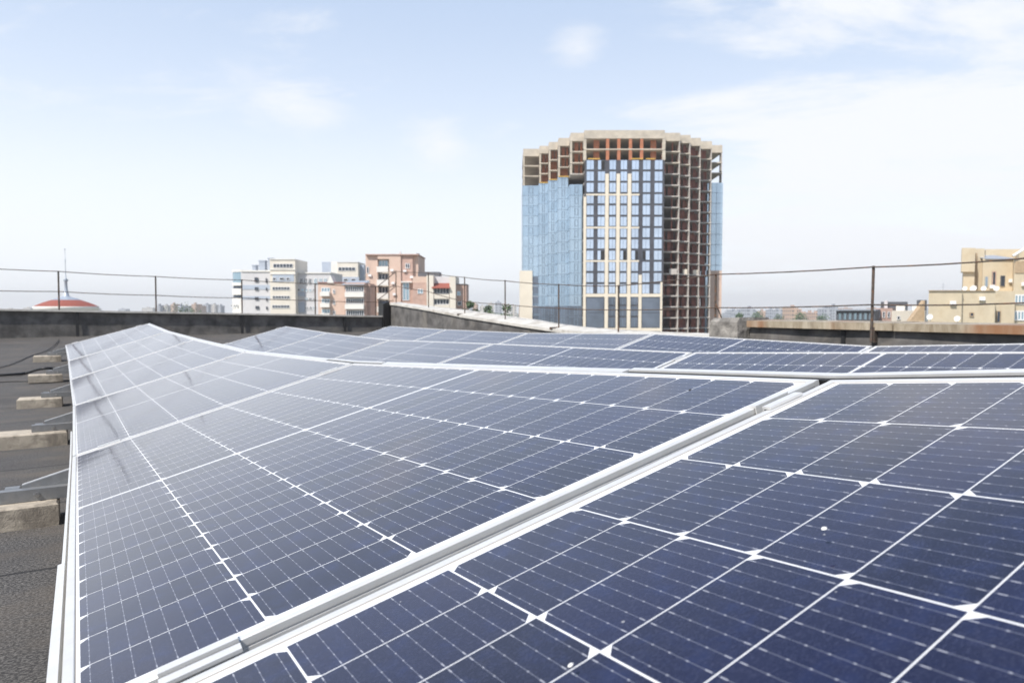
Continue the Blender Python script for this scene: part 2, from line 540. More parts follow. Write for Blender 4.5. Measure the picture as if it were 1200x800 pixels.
def roof_z(s, w=0):
    if s < -1.4:
        z = float(np.polyval(_cl, -1.4)) + (s + 1.4) * float(np.polyval(np.polyder(_cl), -1.4))
    elif s > 11.2:
        t = s - 11.2
        z = float(np.polyval(_cl, 11.2)) + .040 * t + .0035 * t * t
    else:
        z = float(np.polyval(_cl, s))
    return z - LIFT


# ------------------------------------------------------------------ the roof and the ground
def build_roof():
    b = MB(); uv = []
    S = np.linspace(-7, 15, 45); Wr = np.linspace(-9, 6.2, 20)
    V = []; Fc = []
    for s in S:
        for w in Wr:
            V.append(sw(s, w, roof_z(s)) + Vector((0, 0, .008 * math.sin(w * 2.1 + s * 1.3)))); uv.append((w, s))
    n = len(Wr)
    for i in range(len(S) - 1):
        for j in range(n - 1):
            Fc.append((i * n + j, i * n + j + 1, (i + 1) * n + j + 1, (i + 1) * n + j))
    b.add(V, Fc, 0, True)
    b.uv = uv
    structure(b.build('flat_roof', M['felt']))
    g = MB()
    g.box(-2600, 2600, -900, 3000, -18.6, -18)
    structure(g.build('ground', M['soil']))
build_roof()

# ------------------------------------------------------------------ solar modules
ORD = ['nearest', 'second', 'third', 'fourth', 'fifth', 'sixth', 'seventh', 'eighth']


class Patch:
    """a module between two seams: P(u, v, h) in metres"""
    def __init__(s, l0, h0, l1, h1):
        s.c = [Vector(p) for p in (l0, h0, l1, h1)]
        e = (s.c[1] - s.c[0]).cross(s.c[2] - s.c[0]); s.n = e.normalized()
    def __call__(s, u, v, h=0.0):
        t = (v + GAP / 2) / (ML + GAP); k = u / MW
        a = s.c[0].lerp(s.c[2], t); b = s.c[1].lerp(s.c[3], t)
        return a.lerp(b, k) + s.n * h


def module(P, label, group):
    t = thing('solar_panel', P(MW / 2, ML / 2, -.033), label, 'solar panel', group)
    b = MB()
    prof = [(0, -.033), (0, -.0235), (.0016, -.023), (.0016, -.0175), (0, -.017), (0, -.0085), (.0012, -.0081), (.0012, -.0062), (0, -.0058), (0, .0011), (.0009, .002), (.0101, .002), (.011, .0011), (.011, -.033)]
    def bar(fn):
        n = len(prof)
        v = [fn(a, h, 0) for a, h in prof] + [fn(a, h, 1) for a, h in prof]
        f = [(i, (i + 1) % n, n + (i + 1) % n, n + i) for i in range(n)] + [tuple(range(n - 1, -1, -1)), tuple(range(n, 2 * n))]
        b.add(v, f)
    e = .0004
    bar(lambda a, h, k: P(a, k * ML, h))
    bar(lambda a, h, k: P(MW - a, k * ML, h))
    bar(lambda a, h, k: P(.011 + e + k * (MW - .022 - 2 * e), a, h))
    bar(lambda a, h, k: P(.011 + e + k * (MW - .022 - 2 * e), ML - a, h))
    b.build('frame', M['alu'], t)
    gbm = MB(); uv = []
    nu, nv = 6, 12
    u0, u1, v0, v1 = .0112, MW - .0112, .0112, ML - .0112
    V = []; Fc = []
    for i in range(nv + 1):
        for j in range(nu + 1):
            u = u0 + (u1 - u0) * j / nu; v = v0 + (v1 - v0) * i / nv
            V.append(P(u, v, 0)); uv.append((u, v))
    q = nu + 1
    for i in range(nv):
        for j in range(nu):
            Fc.append((i * q + j, i * q + j + 1, (i + 1) * q + j + 1, (i + 1) * q + j))
    gbm.add(V, Fc, 0)
    gbm.uv = uv
    gbm.build('cell_glass', M['cells'], t)
    k = MB()
    k.add([p - P.n * .004 for p in V], [tuple(reversed(f)) for f in Fc])
    k.build('backsheet', M['back'], t)
    return t


def clamp(P0, ps, u, label, group, end=False):
    """a mid clamp in the gap after seam; P0(u, g, h): g measured from gap centre along the row"""
    t = thing('panel_clamp', P0(u, 0, .002), label, 'panel clamp', group)
    L = .036
    def q(a, b, c, m):
        m.hexa([P0(u + a[0], b[0], c[0]), P0(u + a[1], b[0], c[0]), P0(u + a[1], b[1], c[0]), P0(u + a[0], b[1], c[0]),
                P0(u + a[0], b[0], c[1]), P0(u + a[1], b[0], c[1]), P0(u + a[1], b[1], c[1]), P0(u + a[0], b[1], c[1])])
    b = MB(); hw = GAP / 2
    q((-L, L), (-hw - .010, -hw + .004), (.0025, .0062), b)
    q((-L, L), (hw - .004, hw + .010), (.0025, .0062), b)
    q((-L, L), (-hw + .0015, -hw + .004), (-.022, .0022), b)
    q((-L, L), (hw - .004, hw - .0015), (-.022, .0022), b)
    q((-L, L), (-hw + .0043, hw - .0043), (-.022, -.019), b)
    b.build('clamp_body', M['alu'], t)
    c = MB()
    c0 = P0(u, 0, -.0188); n = (P0(u, 0, 1) - P0(u, 0, 0)).normalized()
    c.tube([c0, c0 + n * .009], .0052, 6, smooth=False)
    c.build('bolt', M['steel'], t)
    return t


BLK = [0]


def support(P0, low, high, s_pos, labels, blocks=True):
    """sloping rail under a seam, flat base rail, rear leg; P0(u, g, h)"""
    t = thing('support_frame', Vector((low.x, low.y, roof_z(s_pos) + .08)), labels[0], 'support frame', 'aluminium support frames under the panel seams')
    r = MB()
    a, b_ = -.16, MW + .02
    def q(a, b, c, m, mi=0):
        m.hexa([P0(a[0], b[0], c[0]), P0(a[1], b[0], c[0]), P0(a[1], b[1], c[0]), P0(a[0], b[1], c[0]),
                P0(a[0], b[0], c[1]), P0(a[1], b[0], c[1]), P0(a[1], b[1], c[1]), P0(a[0], b[1], c[1])], mi)
    q((a, b_), (-.020, -.0015), (-.0400, -.0345), r, 0)
    q((a, b_), (.0065, .020), (-.0400, -.0345), r, 1)
    q((a, b_), (-.0162, .0162), (-.0615, -.0575), r)
    q((a, b_), (-.020, -.0165), (-.062, -.0402), r)
    q((a, b_), (.0165, .020), (-.062, -.0402), r)
    r.add([P0(a + .01, -.0205, -.0625), P0(.10, -.0205, -.0625), P0(.10, -.0205, -.095), P0(a + .01, -.0235, -.0625), P0(.10, -.0235, -.0625), P0(.10, -.0235, -.095)], [(0, 1, 2), (5, 4, 3), (0, 3, 4, 1), (1, 4, 5, 2), (2, 5, 3, 0)])
    q((a + .2, b_), (-.0162, -.009), (-.0343, -.030), r)
    q((a + .2, b_), (.009, .0162), (-.0343, -.030), r)
    r.build('sloping_rail', [M['rail'], M['alu']], t)
    # base rail: horizontal, from just outside the low edge to below the high edge
    U = Vector((high.x - low.x, high.y - low.y, 0)).normalized(); Vv = Vector((-U.y, U.x, 0)); Z = Vector((0, 0, 1))
    o = Vector((low.x, low.y, roof_z(s_pos)))
    span = (Vector((high.x, high.y, 0)) - Vector((low.x, low.y, 0))).length
    bs = MB()
    bs.obox(o, U, Vv, Z, (-.205, span + .10), (-.060, -.024), (.0815, .120))
    bs.build('base_rail', M['rail'], t)
    lg = MB()
    top = P0(MW - .10, 0, -.060).z - o.z
    lg.obox(o, U, Vv, Z, (span - .14, span - .10), (-.018, .018), (.0815, top))
    lg.build('rear_leg', M['rail'], t)
    ft = MB()
    ft.obox(o, U, Vv, Z, (-.19, -.15), (-.022, .018), (.0815, max(.1205, P0(-.15, 0, -.058).z - o.z + .002)))
    ft.build('front_foot', M['rail'], t)
    bo = MB()
    pb = o + U * -.10 + Vv * -.0605 + Z * .101
    bo.tube([pb, pb - Vv * .007], .008, 6, smooth=False)
    bo.build('bolt', M['steel'], t)
    blen = .40 if s_pos < 5 else .31
    if blocks:
        for (a0, a1), lab in (((-.03 - blen, -.03), labels[1]), ((span - .26, span + .10), None)):
            if lab is None: lab = labels[2]
            rr = random.Random(int(s_pos * 100)); j = (rr.random() - .5) * .06; tw = (rr.random() - .5) * .10
            U2 = (U + Vv * tw).normalized(); V2 = Vector((-U2.y, U2.x, 0))
            bl = MB()
            c0 = o + U * ((a0 + a1) / 2 + j) + Vv * -.02
            hl = (a1 - a0) / 2
            # a worn brick-shaped slab with chamfered top edges
            P = lambda x, y, z: c0 + U2 * x + V2 * y + Z * z
            ch = .006
            ring0 = [P(-hl, -.10, 0), P(hl, -.10, 0), P(hl, .10, 0), P(-hl, .10, 0)]
            ring1 = [P(-hl, -.10, .080 - ch), P(hl, -.10, .080 - ch), P(hl, .10, .080 - ch), P(-hl, .10, .080 - ch)]
            k = hl - ch
            ring2 = [P(-k, -.10 + ch, .080), P(k, -.10 + ch, .080), P(k, .10 - ch, .080), P(-k, .10 - ch, .080)]
            bl.add(ring0 + ring1 + ring2, [(3, 2, 1, 0), (8, 9, 10, 11)] + [(i, (i + 1) % 4, 4 + (i + 1) % 4, 4 + i) for i in range(4)] + [(4 + i, 4 + (i + 1) % 4, 8 + (i + 1) % 4, 8 + i) for i in range(4)])
            obj = bl.build('ballast_block', M['block'], None, c0)
            tag(obj, lab, 'concrete block', 'concrete ballast blocks under the support frames')
    return t


def seam_frame(L, H, dirv):
    L, H = Vector(L), Vector(H)
    U = (H - L).normalized(); n = U.cross(dirv).normalized(); g = n.cross(U).normalized()
    return lambda u, gg, h: L + U * u + g * gg + n * h


def build_row(name, Ls, Hs, near_first, seam_names, clamps_at=(.12, .90), blocks=False):
    """Ls / Hs: seam points, near to far; panel k lies between seam k and k+1"""
    n = len(Ls) - 1
    for k in range(n):
        P = Patch(Ls[k], Hs[k], Ls[k + 1], Hs[k + 1])
        module(P, near_first(k), 'solar panels of the %s' % name)


def place_seams(row, Ls, Hs, svals, words, blocks=True, first=0, ends=True):
    for k in range(first, len(Ls)):
        k2 = min(k + 1, len(Ls) - 1); k1 = max(k - 1, 0)
        d = Vector(Ls[k2]) - Vector(Ls[k1])
        fr = seam_frame(Ls[k], Hs[k], d)
        last = k == len(Ls) - 1
        for u, wd in ((.115, 'low'), (.925, 'high')):
            clamp(fr, None, u, 'silver clamp at the %s end of %s' % (wd, words(k)), 'silver clamps in the panel seams')
        support(fr, Vector(Ls[k]), Vector(Hs[k]), svals[k],
                ('aluminium support frame under %s' % words(k),
                 'concrete block at the low end of %s' % words(k),
                 'concrete block under the high end of %s' % words(k)), blocks)


# front row: the near panel is separate (its far edge sits a touch askew to the second panel)
P_first = Patch(SEAM_L[0], SEAM_H[0], SEAM_L[1], SEAM_H[1])
module(P_first, 'nearest dark blue solar panel of the front row, filling the bottom right corner', 'solar panels of the front row')
fl, fh = SEAM_L[2:], SEAM_H[2:]
FR_LABEL = ['second solar panel of the front row, large blue panel beyond the wide grey seam',
            'third solar panel of the front row, greyish with a sheen of sky',
            'fourth solar panel of the front row, pale and beside a ballast block',
            'fifth solar panel of the front row, next to last before the parapet',
            'farthest solar panel of the front row, with its free end toward the dark parapet']
build_row('front row', fl, fh, lambda k: FR_LABEL[k], None)
FS = ['the wide nearest front-row seam', 'the second nearest front-row seam', 'the third nearest front-row seam', 'the fourth nearest front-row seam', 'the farthest front-row seam', 'the free far edge of the front row']
place_seams('front row', fl, fh, _sl[2:], lambda k: FS[k])

# two more rows behind, the same profile moved across the roof
Z2 = {0: -.008, 1: -.010, 2: -.006, 3: .030, 4: .005, 5: -.015}
Z3 = {0: -.052, 1: -.02, 2: .013, 3: .055, 4: -.03, 5: -.03}


def far_row(w, s0, dz, sl, n, Z):
    Ls, Hs, S = [], [], []
    for k in range(n, -1, -1):
        s = s0 - k * (ML + GAP)
        z = hi_z(s) + dz + sl * s + Z.get(k, 0)
        H = sw(s, w, z)
        L = sw(s, w - MW * math.cos(R(15.8)), z - MW * math.sin(R(15.8)))
        Ls.append(L); Hs.append(H); S.append(s)
    return Ls, Hs, S


for (rw, w, s0, dz, sl, n, Z) in (('middle row', 2.852, 11.128, -.0044, -.0037, 6, Z2), ('back row', 4.603, 11.151, .0136, -.0032, 6, Z3)):
    Ls, Hs, S = far_row(w, s0, dz, sl, n, Z)
    far_names = ['farthest', 'second farthest', 'third farthest', 'fourth farthest', 'fifth from the far end', 'sixth from the far end']
    build_row(rw, Ls, Hs, lambda k: '%s solar panel of the %s, %s' % (far_names[n - 1 - k], rw, 'behind the front row' if rw == 'middle row' else 'before the right parapet'), None)
    place_seams(rw, Ls, Hs, S, lambda k: 'the %s %s-row seam from the parapet' % (['end', 'first', 'second', 'third', 'fourth', 'fifth', 'sixth'][n - k], rw.split()[0]), blocks=True)


def edge_trim():
    """narrow aluminium rails running along the edges of the front row, with joints"""
    A = Patch(SEAM_L[0], SEAM_H[0], SEAM_L[1], SEAM_H[1])
    Bs = [Patch(SEAM_L[k], SEAM_H[k], SEAM_L[k + 1], SEAM_H[k + 1]) for k in range(2, 7)]
    def strip(pts, u0, u1, h0, h1, lab, mt='alu', nm='edge_rail', ct='metal rail'):
        b = MB()
        for (p, v), (p2, v2) in zip(pts[:-1], pts[1:]):
            if p is A and p2 is not A and False: continue
            b.hexa([p(u0, v, h0), p(u1, v, h0), p2(u1, v2, h0), p2(u0, v2, h0), p(u0, v, h1), p(u1, v, h1), p2(u1, v2, h1), p2(u0, v2, h1)])
        tag(b.build(nm, M[mt], None, b.v[0]), lab, ct)
    strip([(A, .3), (A, ML), (Bs[0], .1), (Bs[0], .63)], -.0168, -.0065, -.034, -.008, 'wide silver rail along the low edge of the two nearest front-row panels')
    strip([(Bs[0], .64), (Bs[0], 1.4), (Bs[0], ML), (Bs[1], .3), (Bs[1], .9)], -.0125, -.0075, -.032, -.012, 'thin silver rail along the low edge of the second and third front-row panels')
    strip([(A, 0), (A, ML), (Bs[0], .05), (Bs[0], .45)], MW + .0125, MW + .028, -.03, .0048, 'silver rail with a dark gap along the high edge of the nearest panels')
    strip([(Bs[0], .46), (Bs[0], 1.80)], MW + .0015, MW + .026, -.03, .0028, 'silver rail close against the high edge of the second front-row panel')
    strip([(Bs[0], 1.82), (Bs[0], ML), (Bs[1], .05), (Bs[1], .35)], MW + .0095, MW + .024, -.03, .0048, 'short silver joint rail at the high end of the second nearest front-row seam')
    strip([(A, 0), (A, ML), (Bs[0], .05), (Bs[0], .45)], MW + .001, MW + .012, -.03, .0008, 'black gap shade strip along the high edge of the nearest panels', 'cable', 'gap_shade_strip', 'gap shade strip')  # black strip laid in to paint the shade of the open gap
    strip([(Bs[0], 1.82), (Bs[0], ML), (Bs[1], .05), (Bs[1], .35)], MW + .001, MW + .009, -.03, .0008, 'short black shade strip at the high end of the second nearest front-row seam', 'cable', 'gap_shade_strip', 'gap shade strip')  # same painted gap shade, short piece at the seam
    strip([(Bs[1], .37), (Bs[1], ML), (Bs[2], ML), (Bs[3], ML), (Bs[4], ML)], MW + .0015, MW + .026, -.03, .002, 'long silver rail along the high edge of the far front-row panels')
edge_trim()


# ------------------------------------------------------------------ parapets
def parapet_far():
    t = thing('parapet_wall', sw(15, 0, roof_z(15)), 'low dark bitumen covered parapet across the far end of the roof, left of the corner', 'parapet')
    b = MB()
    ws = np.linspace(-9, 6.1, 46)
    top = lambda w: -.022 * (w + 1.02)
    rr = random.Random(3)
    for a, c in zip(ws[:-1], ws[1:]):
        j0, j1 = .012 * math.sin(a * 5.1), .012 * math.sin(c * 5.1)
        b.hexa([sw(15 + j0, a, -1.6), sw(15 + j1, c, -1.6), sw(15.28, c, -1.6), sw(15.28, a, -1.6), sw(15.03, a, top(a) - .03), sw(15.03, c, top(c) - .03), sw(15.28, c, top(c) - .03), sw(15.28, a, top(a) - .03)])
    b.build('wall', M['bitumen'], t)
    c_ = MB()
    for a, c in zip(ws[:-1:3], list(ws[3::3])):
        c_.hexa([sw(14.97, a + .004, top(a) - .028), sw(14.97, c, top(c) - .028), sw(15.34, c, top(c) - .028), sw(15.34, a + .004, top(a) - .028),
                 sw(14.97, a + .004, top(a) + .004), sw(14.97, c, top(c) + .004), sw(15.34, c, top(c) + .004), sw(15.34, a + .004, top(a) + .004)])
    c_.build('coping', M['membrane'], t)
    f = MB()
    for w in (-7.3, -4.6, -1.75, .1, 2.95, 5.1):
        z0 = roof_z(15)
        f.hexa([sw(14.965, w, z0), sw(14.965, w + .05, z0), sw(14.985, w + .05, z0), sw(14.985, w, z0), sw(14.99, w, top(w) - .03), sw(14.99, w + .05, top(w) - .03), sw(15.01, w + .05, top(w) - .03), sw(15.01, w, top(w) - .03)])
    f.build('felt_lap', M['cable'], t)
parapet_far()

WI, WO = 6.16, 6.52


def parapet_right():
    t = thing('parapet_wall', sw(10, WI, roof_z(10)), 'grey parapet with sagging pale coping running from the corner behind the back row', 'parapet')
    inner = [on_w(x, y, WI) for x, y in ((460, 355), (498, 361), (540, 369), (586, 376), (608, 379.5), (653, 386), (700, 390), (760, 392), (822, 393))]
    outer = [on_w(x, y, WO) for x, y in ((461, 353), (504, 358.5), (546, 363), (591, 369.5), (632, 375), (655, 379), (678, 382), (705, 384.6), (760, 388), (822, 390))]
    si, zi = zip(*sorted(inner)); so, zo = zip(*sorted(outer))
    S = np.linspace(5.42, 15.25, 30)
    b = MB(); c = MB()
    for a, d in zip(S[:-1], S[1:]):
        ia, id_ = np.interp(a, si, zi), np.interp(d, si, zi); oa, od = np.interp(a, so, zo), np.interp(d, so, zo)
        b.hexa([sw(a, WI + .03, -1.8), sw(a, WO - .03, -1.8), sw(d, WO - .03, -1.8), sw(d, WI + .03, -1.8), sw(a, WI + .03, ia - .045), sw(a, WO - .03, oa - .045), sw(d, WO - .03, od - .045), sw(d, WI + .03, id_ - .045)])
        c.hexa([sw(a, WI, ia - .045), sw(a, WO, oa - .045), sw(d, WO, od - .045), sw(d, WI, id_ - .045), sw(a, WI, ia), sw(a, WO, oa), sw(d, WO, od), sw(d, WI, id_)])
    b.build('wall', M['bitumen'], t)
    c.build('coping', M['membrane'], t)
    # corner stub wrapped in felt
    t3 = thing('parapet_corner', sw(15.2, 6.0, roof_z(15)), 'black felt wrapped end of the parapet in the roof corner', 'parapet')
    k = MB(); zt = at(450, 356, 15.9).z
    P = [(14.93, 6.0), (15.30, 6.03), (15.30, 6.155), (14.93, 6.155)]
    k.hexa([sw(s, w, -1.6) for s, w in reversed(P)] + [sw(s, w, zt + (.06 if w > 6 else 0)) for s, w in reversed(P)])
    k.build('wall', M['cable'], t3)
    # straight part with rusty metal coping
    t2 = thing('parapet_wall', sw(3, WI, roof_z(3)), 'low grey parapet with rust stained metal coping at right, under the sand coloured house', 'parapet')
    b = MB()
    zt = -.128
    b.hexa([sw(-6, WI + .03, -1.8), sw(-6, WO, -1.8), sw(5.0, WO, -1.8), sw(5.0, WI + .03, -1.8), sw(-6, WI + .03, zt - .02), sw(-6, WO, zt - .02), sw(5.0, WO, zt - .02), sw(5.0, WI + .03, zt - .02)])
    b.build('wall', M['bitumen'], t2)
    c = MB()
    edges = [5.0, 3.42, 1.45, -.55, -2.55, -6]
    for a, d in zip(edges[1:], edges[:-1]):
        z1 = zt + random.uniform(-.006, .006)
        n = 8
        for i in range(n):
            p, q = a + .006 + (d - a - .006) * i / n, a + .006 + (d - a - .006) * (i + 1) / n
            w0, w1 = .006 * math.sin(p * 4.2), .006 * math.sin(q * 4.2)
            c.hexa([sw(p, WI - .03 + w0, z1 - .062), sw(p, WI - .022 + w0, z1 - .062), sw(q, WI - .022 + w1, z1 - .062), sw(q, WI - .03 + w1, z1 - .062), sw(p, WI - .03 + w0, z1), sw(p, WI - .022 + w0, z1), sw(q, WI - .022 + w1, z1), sw(q, WI - .03 + w1, z1)])
            c.hexa([sw(p, WI - .03 + w0, z1 + .0005), sw(p, WO + .05, z1 + .0005), sw(q, WO + .05, z1 + .0005), sw(q, WI - .03 + w1, z1 + .0005), sw(p, WI - .03 + w0, z1 + .006), sw(p, WO + .05, z1 + .016), sw(q, WO + .05, z1 + .016), sw(q, WI - .03 + w1, z1 + .006)])
    c.build('coping', M['cap'], t2)
    l = MB()
    for a in (3.9, 2.1, .3):
        l.hexa([sw(a, WI + .018, -.8), sw(a, WI + .029, -.8), sw(a + .04, WI + .029, -.8), sw(a + .04, WI + .018, -.8), sw(a, WI + .018, zt - .07), sw(a, WI + .029, zt - .07), sw(a + .04, WI + .029, zt - .07), sw(a + .04, WI + .018, zt - .07)])
    l.build('felt_lap', M['cable'], t2)
    # rough concrete pier between the two stretches
    b = MB()
    rr = random.Random(5)
    ring = [(5.02, 6.02), (5.40, 6.02), (5.40, 6.58), (5.02, 6.58)]
    lv = [-1.6, -.22, -.13, -.095]
    V = []
    for i, z in enumerate(lv):
        k = (1, 1, .97, .86)[i]
        for s, w in ring:
            V.append(sw(5.21 + (s - 5.21) * k + rr.uniform(-.012, .012), 6.30 + (w - 6.30) * k + rr.uniform(-.012, .012), z + rr.uniform(-.012, .012) * (i > 0)))
    Fc = [(4 * i + j, 4 * i + (j + 1) % 4, 4 * i + 4 + (j + 1) % 4, 4 * i + 4 + j) for i in range(3) for j in range(4)] + [(12, 13, 14, 15)]
    b.add([tuple(v) for v in V], [tuple(reversed(f)) for f in Fc])
    o = b.build('concrete_pier', M['pier'], None, sw(5.21, 6.3, -.8))
    tag(o, 'rough grey concrete pier between the sagging coping and the rusty coping', 'concrete pier')
parapet_right()


# ------------------------------------------------------------------ railings
def railing_far():
    t = thing('railing', sw(15.15, 0, 0), 'thin dark steel railing with two bars along the far left parapet', 'railing')
    sp = 15.14
    P = [(-70, 311, 338.5, 362), (68, 318, 341.5, 363), (182, 324, 346, 365), (283, 328, 349, 367), (369, 332.5, 352, 369), (440, 336, 354, 370.5)]
    up, mid = [], []
    for x, yu, ym, yb in P:
        w, zu = on_s(x, yu, sp); _, zm = on_s(x, ym, sp)
        z0 = -.022 * (w + 1.02) - .01
        b = MB(); b.tube([sw(sp, w, z0), sw(sp, w + .004, zu + .01)], .014, 8); b.build('post', M['rust'], t)
        up.append(sw(sp - .016, w, zu)); mid.append(sw(sp - .016, w, zm))
    w, z = on_s(461, 335.5, sp); up.append(sw(sp - .016, w, z))
    w, z = on_s(461, 352, sp); mid.append(sw(sp - .016, w, z))
    for q in (up, mid):
        b = MB(); b.tube(sag(q, .012), .0078, 6); b.build('bar', M['rust'], t)


def sag(p, k):
    o = []
    for a, c in zip(p[:-1], p[1:]):
        for i in range(4):
            f = i / 4
            o.append(a.lerp(c, f) - Vector((0, 0, k * 4 * f * (1 - f))))
    return o + [p[-1]]


def railing_right():
    t = thing('railing', sw(9, 6.3, 0), 'rusty steel railing with leaning posts along the right parapet', 'railing')
    wp = 6.30
    P = [(464, 318, 335, 356), (502, 319.5, 341.5, 362), (544.5, 325, 353, 368), (592, 329, 356.5, 374), (655, 333.5, 361, 384), (725, 335, 363, 389), (839, 321.5, 360.5, 376), (1023, 313, 357, 386)]
    up, mid = [], []
    for i, (x, yu, ym, yb) in enumerate(P):
        w = 6.12 if x > 1000 else wp
        s, zu = on_w(x, yu, w); _, zm = on_w(x, ym, w); _, z0 = on_w(x, yb, w)
        b = MB()
        r = .011 if x < 800 else .0125
        if x > 1000:
            b.tube([sw(s, w, on_w(x, 401, w)[1]), sw(s - .004, w + .003, zu + .012)], r, 8)
            b.obox(sw(s, w, on_w(x, 395, w)[1]), Vector((D2.x, D2.y, 0)), Vector((N2.x, N2.y, 0)), Vector((0, 0, 1)), (-.022, .022), (.012, .06), (-.05, .09))
        elif x > 800:
            b.tube([sw(s, w, z0 - .03), sw(s + .003, w, zu + .012)], r, 8)
            b.tube([sw(s - .10, w + .02, z0 - .02), sw(s - .006, w, z0 + .20)], .008, 6)
        else:
            b.tube([sw(s, w, z0 - .04), sw(s + .003, w, zu + .012)], r, 8)
        b.build('post', M['rust'], t)
        up.append(sw(s, w - .016, zu)); mid.append(sw(s, w - .016, zm))
        if 540 < x < 550 or 650 < x < 660:
            k = MB(); k.obox(sw(s, WI, z0), Vector((D2.x, D2.y, 0)), Vector((N2.x, N2.y, 0)), Vector((0, 0, 1)), (-.03, .03), (-.012, .13), (-.02, .012)); k.build('bracket', M['rust'], t)
    for x, y1, y2 in ((1200, 303, 355), (1420, 291, 352)):
        s, z = on_w(x, y1, 6.12); up.append(sw(s, 6.10, z)); s, z = on_w(x, y2, 6.12); mid.append(sw(s, 6.10, z))
    s, z = up[-1].xy @ D2, up[-1].z
    b = MB(); b.tube([sw(s, 6.12, -.9), sw(s, 6.12, z + .01)], .0125, 8); b.build('post', M['rust'], t)
    for q in (up, mid):
        b = MB(); b.tube(sag(q, .010), .0070, 6); b.build('bar', M['rust'], t)
    for y0, y1 in ((319, 336), (336, 352)):
        b = MB()
        s, z = on_w(464, y0, wp)
        w2, z2 = on_s(442, y1 + (0 if y0 < 330 else 0), 15.14)
        b.tube([sw(s, wp - .02, z), sw(15.14, w2, z2)], .009, 6); b.build('brace', M['rust'], t)
railing_far()
railing_right()


# ------------------------------------------------------------------ loose things on the roof and panels
def hose(name, pts, r, mt, label, cat):
    b = MB()
    P = []
    n = len(pts)
    for i in range(n - 1):
        p0 = pts[max(i - 1, 0)]; p1 = pts[i]; p2 = pts[i + 1]; p3 = pts[min(i + 2, n - 1)]
        for k in range(6):
            t = k / 6
            P.append(.5 * ((2 * p1) + (p2 - p0) * t + (2 * p0 - 5 * p1 + 4 * p2 - p3) * t * t + (3 * p1 - p0 - 3 * p2 + p3) * t ** 3))
    P.append(pts[-1])
    b.tube(P, r, 8)
    tag(b.build(name, mt, None, P[0]), label, cat)


def on_roof(x, y, lift):
    r = ray(x, y); s = 5.0
    for _ in range(40):
        z = roof_z(s) + lift
        k = z / r.z if r.z < 0 else 1
        s = .5 * s + .5 * (D2.x * r.x + D2.y * r.y) * k
    p = r * k
    return Vector((p.x, p.y, z))


hose('cable', [on_roof(x, y, .022) for x, y in ((-60, 439), (-10, 439.5), (15, 438.5), (32, 436.5))] + [on_roof(x, y, .105) for x, y in ((48, 432), (66, 431.5), (84, 434), (96, 436))], .015, M['cable'], 'thick black cable running over a ballast block to the front row', 'cable')
hose('cable', [on_roof(x, y, .012) for x, y in ((-40, 436), (0, 430.5), (20, 424), (36, 417), (54, 411), (64, 404), (69, 398))], .0055, M['cable'], 'thin dark wire curving over the roofing felt toward the far parapet', 'cable')
hose('cable', [on_roof(x, y, .008) for x, y in ((-40, 450), (10, 447), (38, 446.5), (70, 446))], .005, M['cable'], 'thinnest dark wire lying straight on the felt below the thick cable', 'cable')

PB = Patch(SEAM_L[2], SEAM_H[2], SEAM_L[3], SEAM_H[3])


def blob(name, p, n, r, h, mt, label, cat, seed):
    rr = random.Random(seed)
    a = n.orthogonal().normalized(); c = n.cross(a)
    V = []
    for k, (q, z) in enumerate(((1, 0), (.9, .55), (.5, .95))):
        for j in range(9):
            t = 2 * math.pi * j / 9
            rad = r * q * (1 + rr.uniform(-.22, .22))
            V.append(p + a * (math.cos(t) * rad * 1.25) + c * (math.sin(t) * rad) + n * (h * z))
    V.append(p + n * h)
    Fc = [(i * 9 + j, i * 9 + (j + 1) % 9, (i + 1) * 9 + (j + 1) % 9, (i + 1) * 9 + j) for i in range(2) for j in range(9)] + [(18 + j, 18 + (j + 1) % 9, 27) for j in range(9)]
    b = MB(); b.add(V, Fc, 0, True)
    tag(b.build(name, mt, None, p), label, cat)


def hit(P, x, y):
    best = None
    r = ray(x, y)
    o = P.c[0]
    k = o.dot(P.n) / r.dot(P.n)
    return r * k + P.n * .0008


blob('bird_dropping', hit(P_first, 966, 620), P_first.n, .0022, .0009, M['drop'], 'small white dropping near the middle of the nearest panel', 'dropping', 1)
blob('bird_dropping', hit(P_first, 669, 780), P_first.n, .0018, .0008, M['drop'], 'tiny white dropping at the bottom edge of the nearest panel', 'dropping', 2)
blob('pebble', hit(PB, 569, 444), PB.n, .010, .010, M['pebble'], 'small brown chip lying on the high side of the second panel', 'pebble', 3)
blob('pebble', hit(PB, 809, 459), PB.n, .0035, .004, M['cable'], 'tiny dark grit on the second panel near the wide seam', 'grit', 4)

# ------------------------------------------------------------------ the unfinished tower
GZ = -18.0


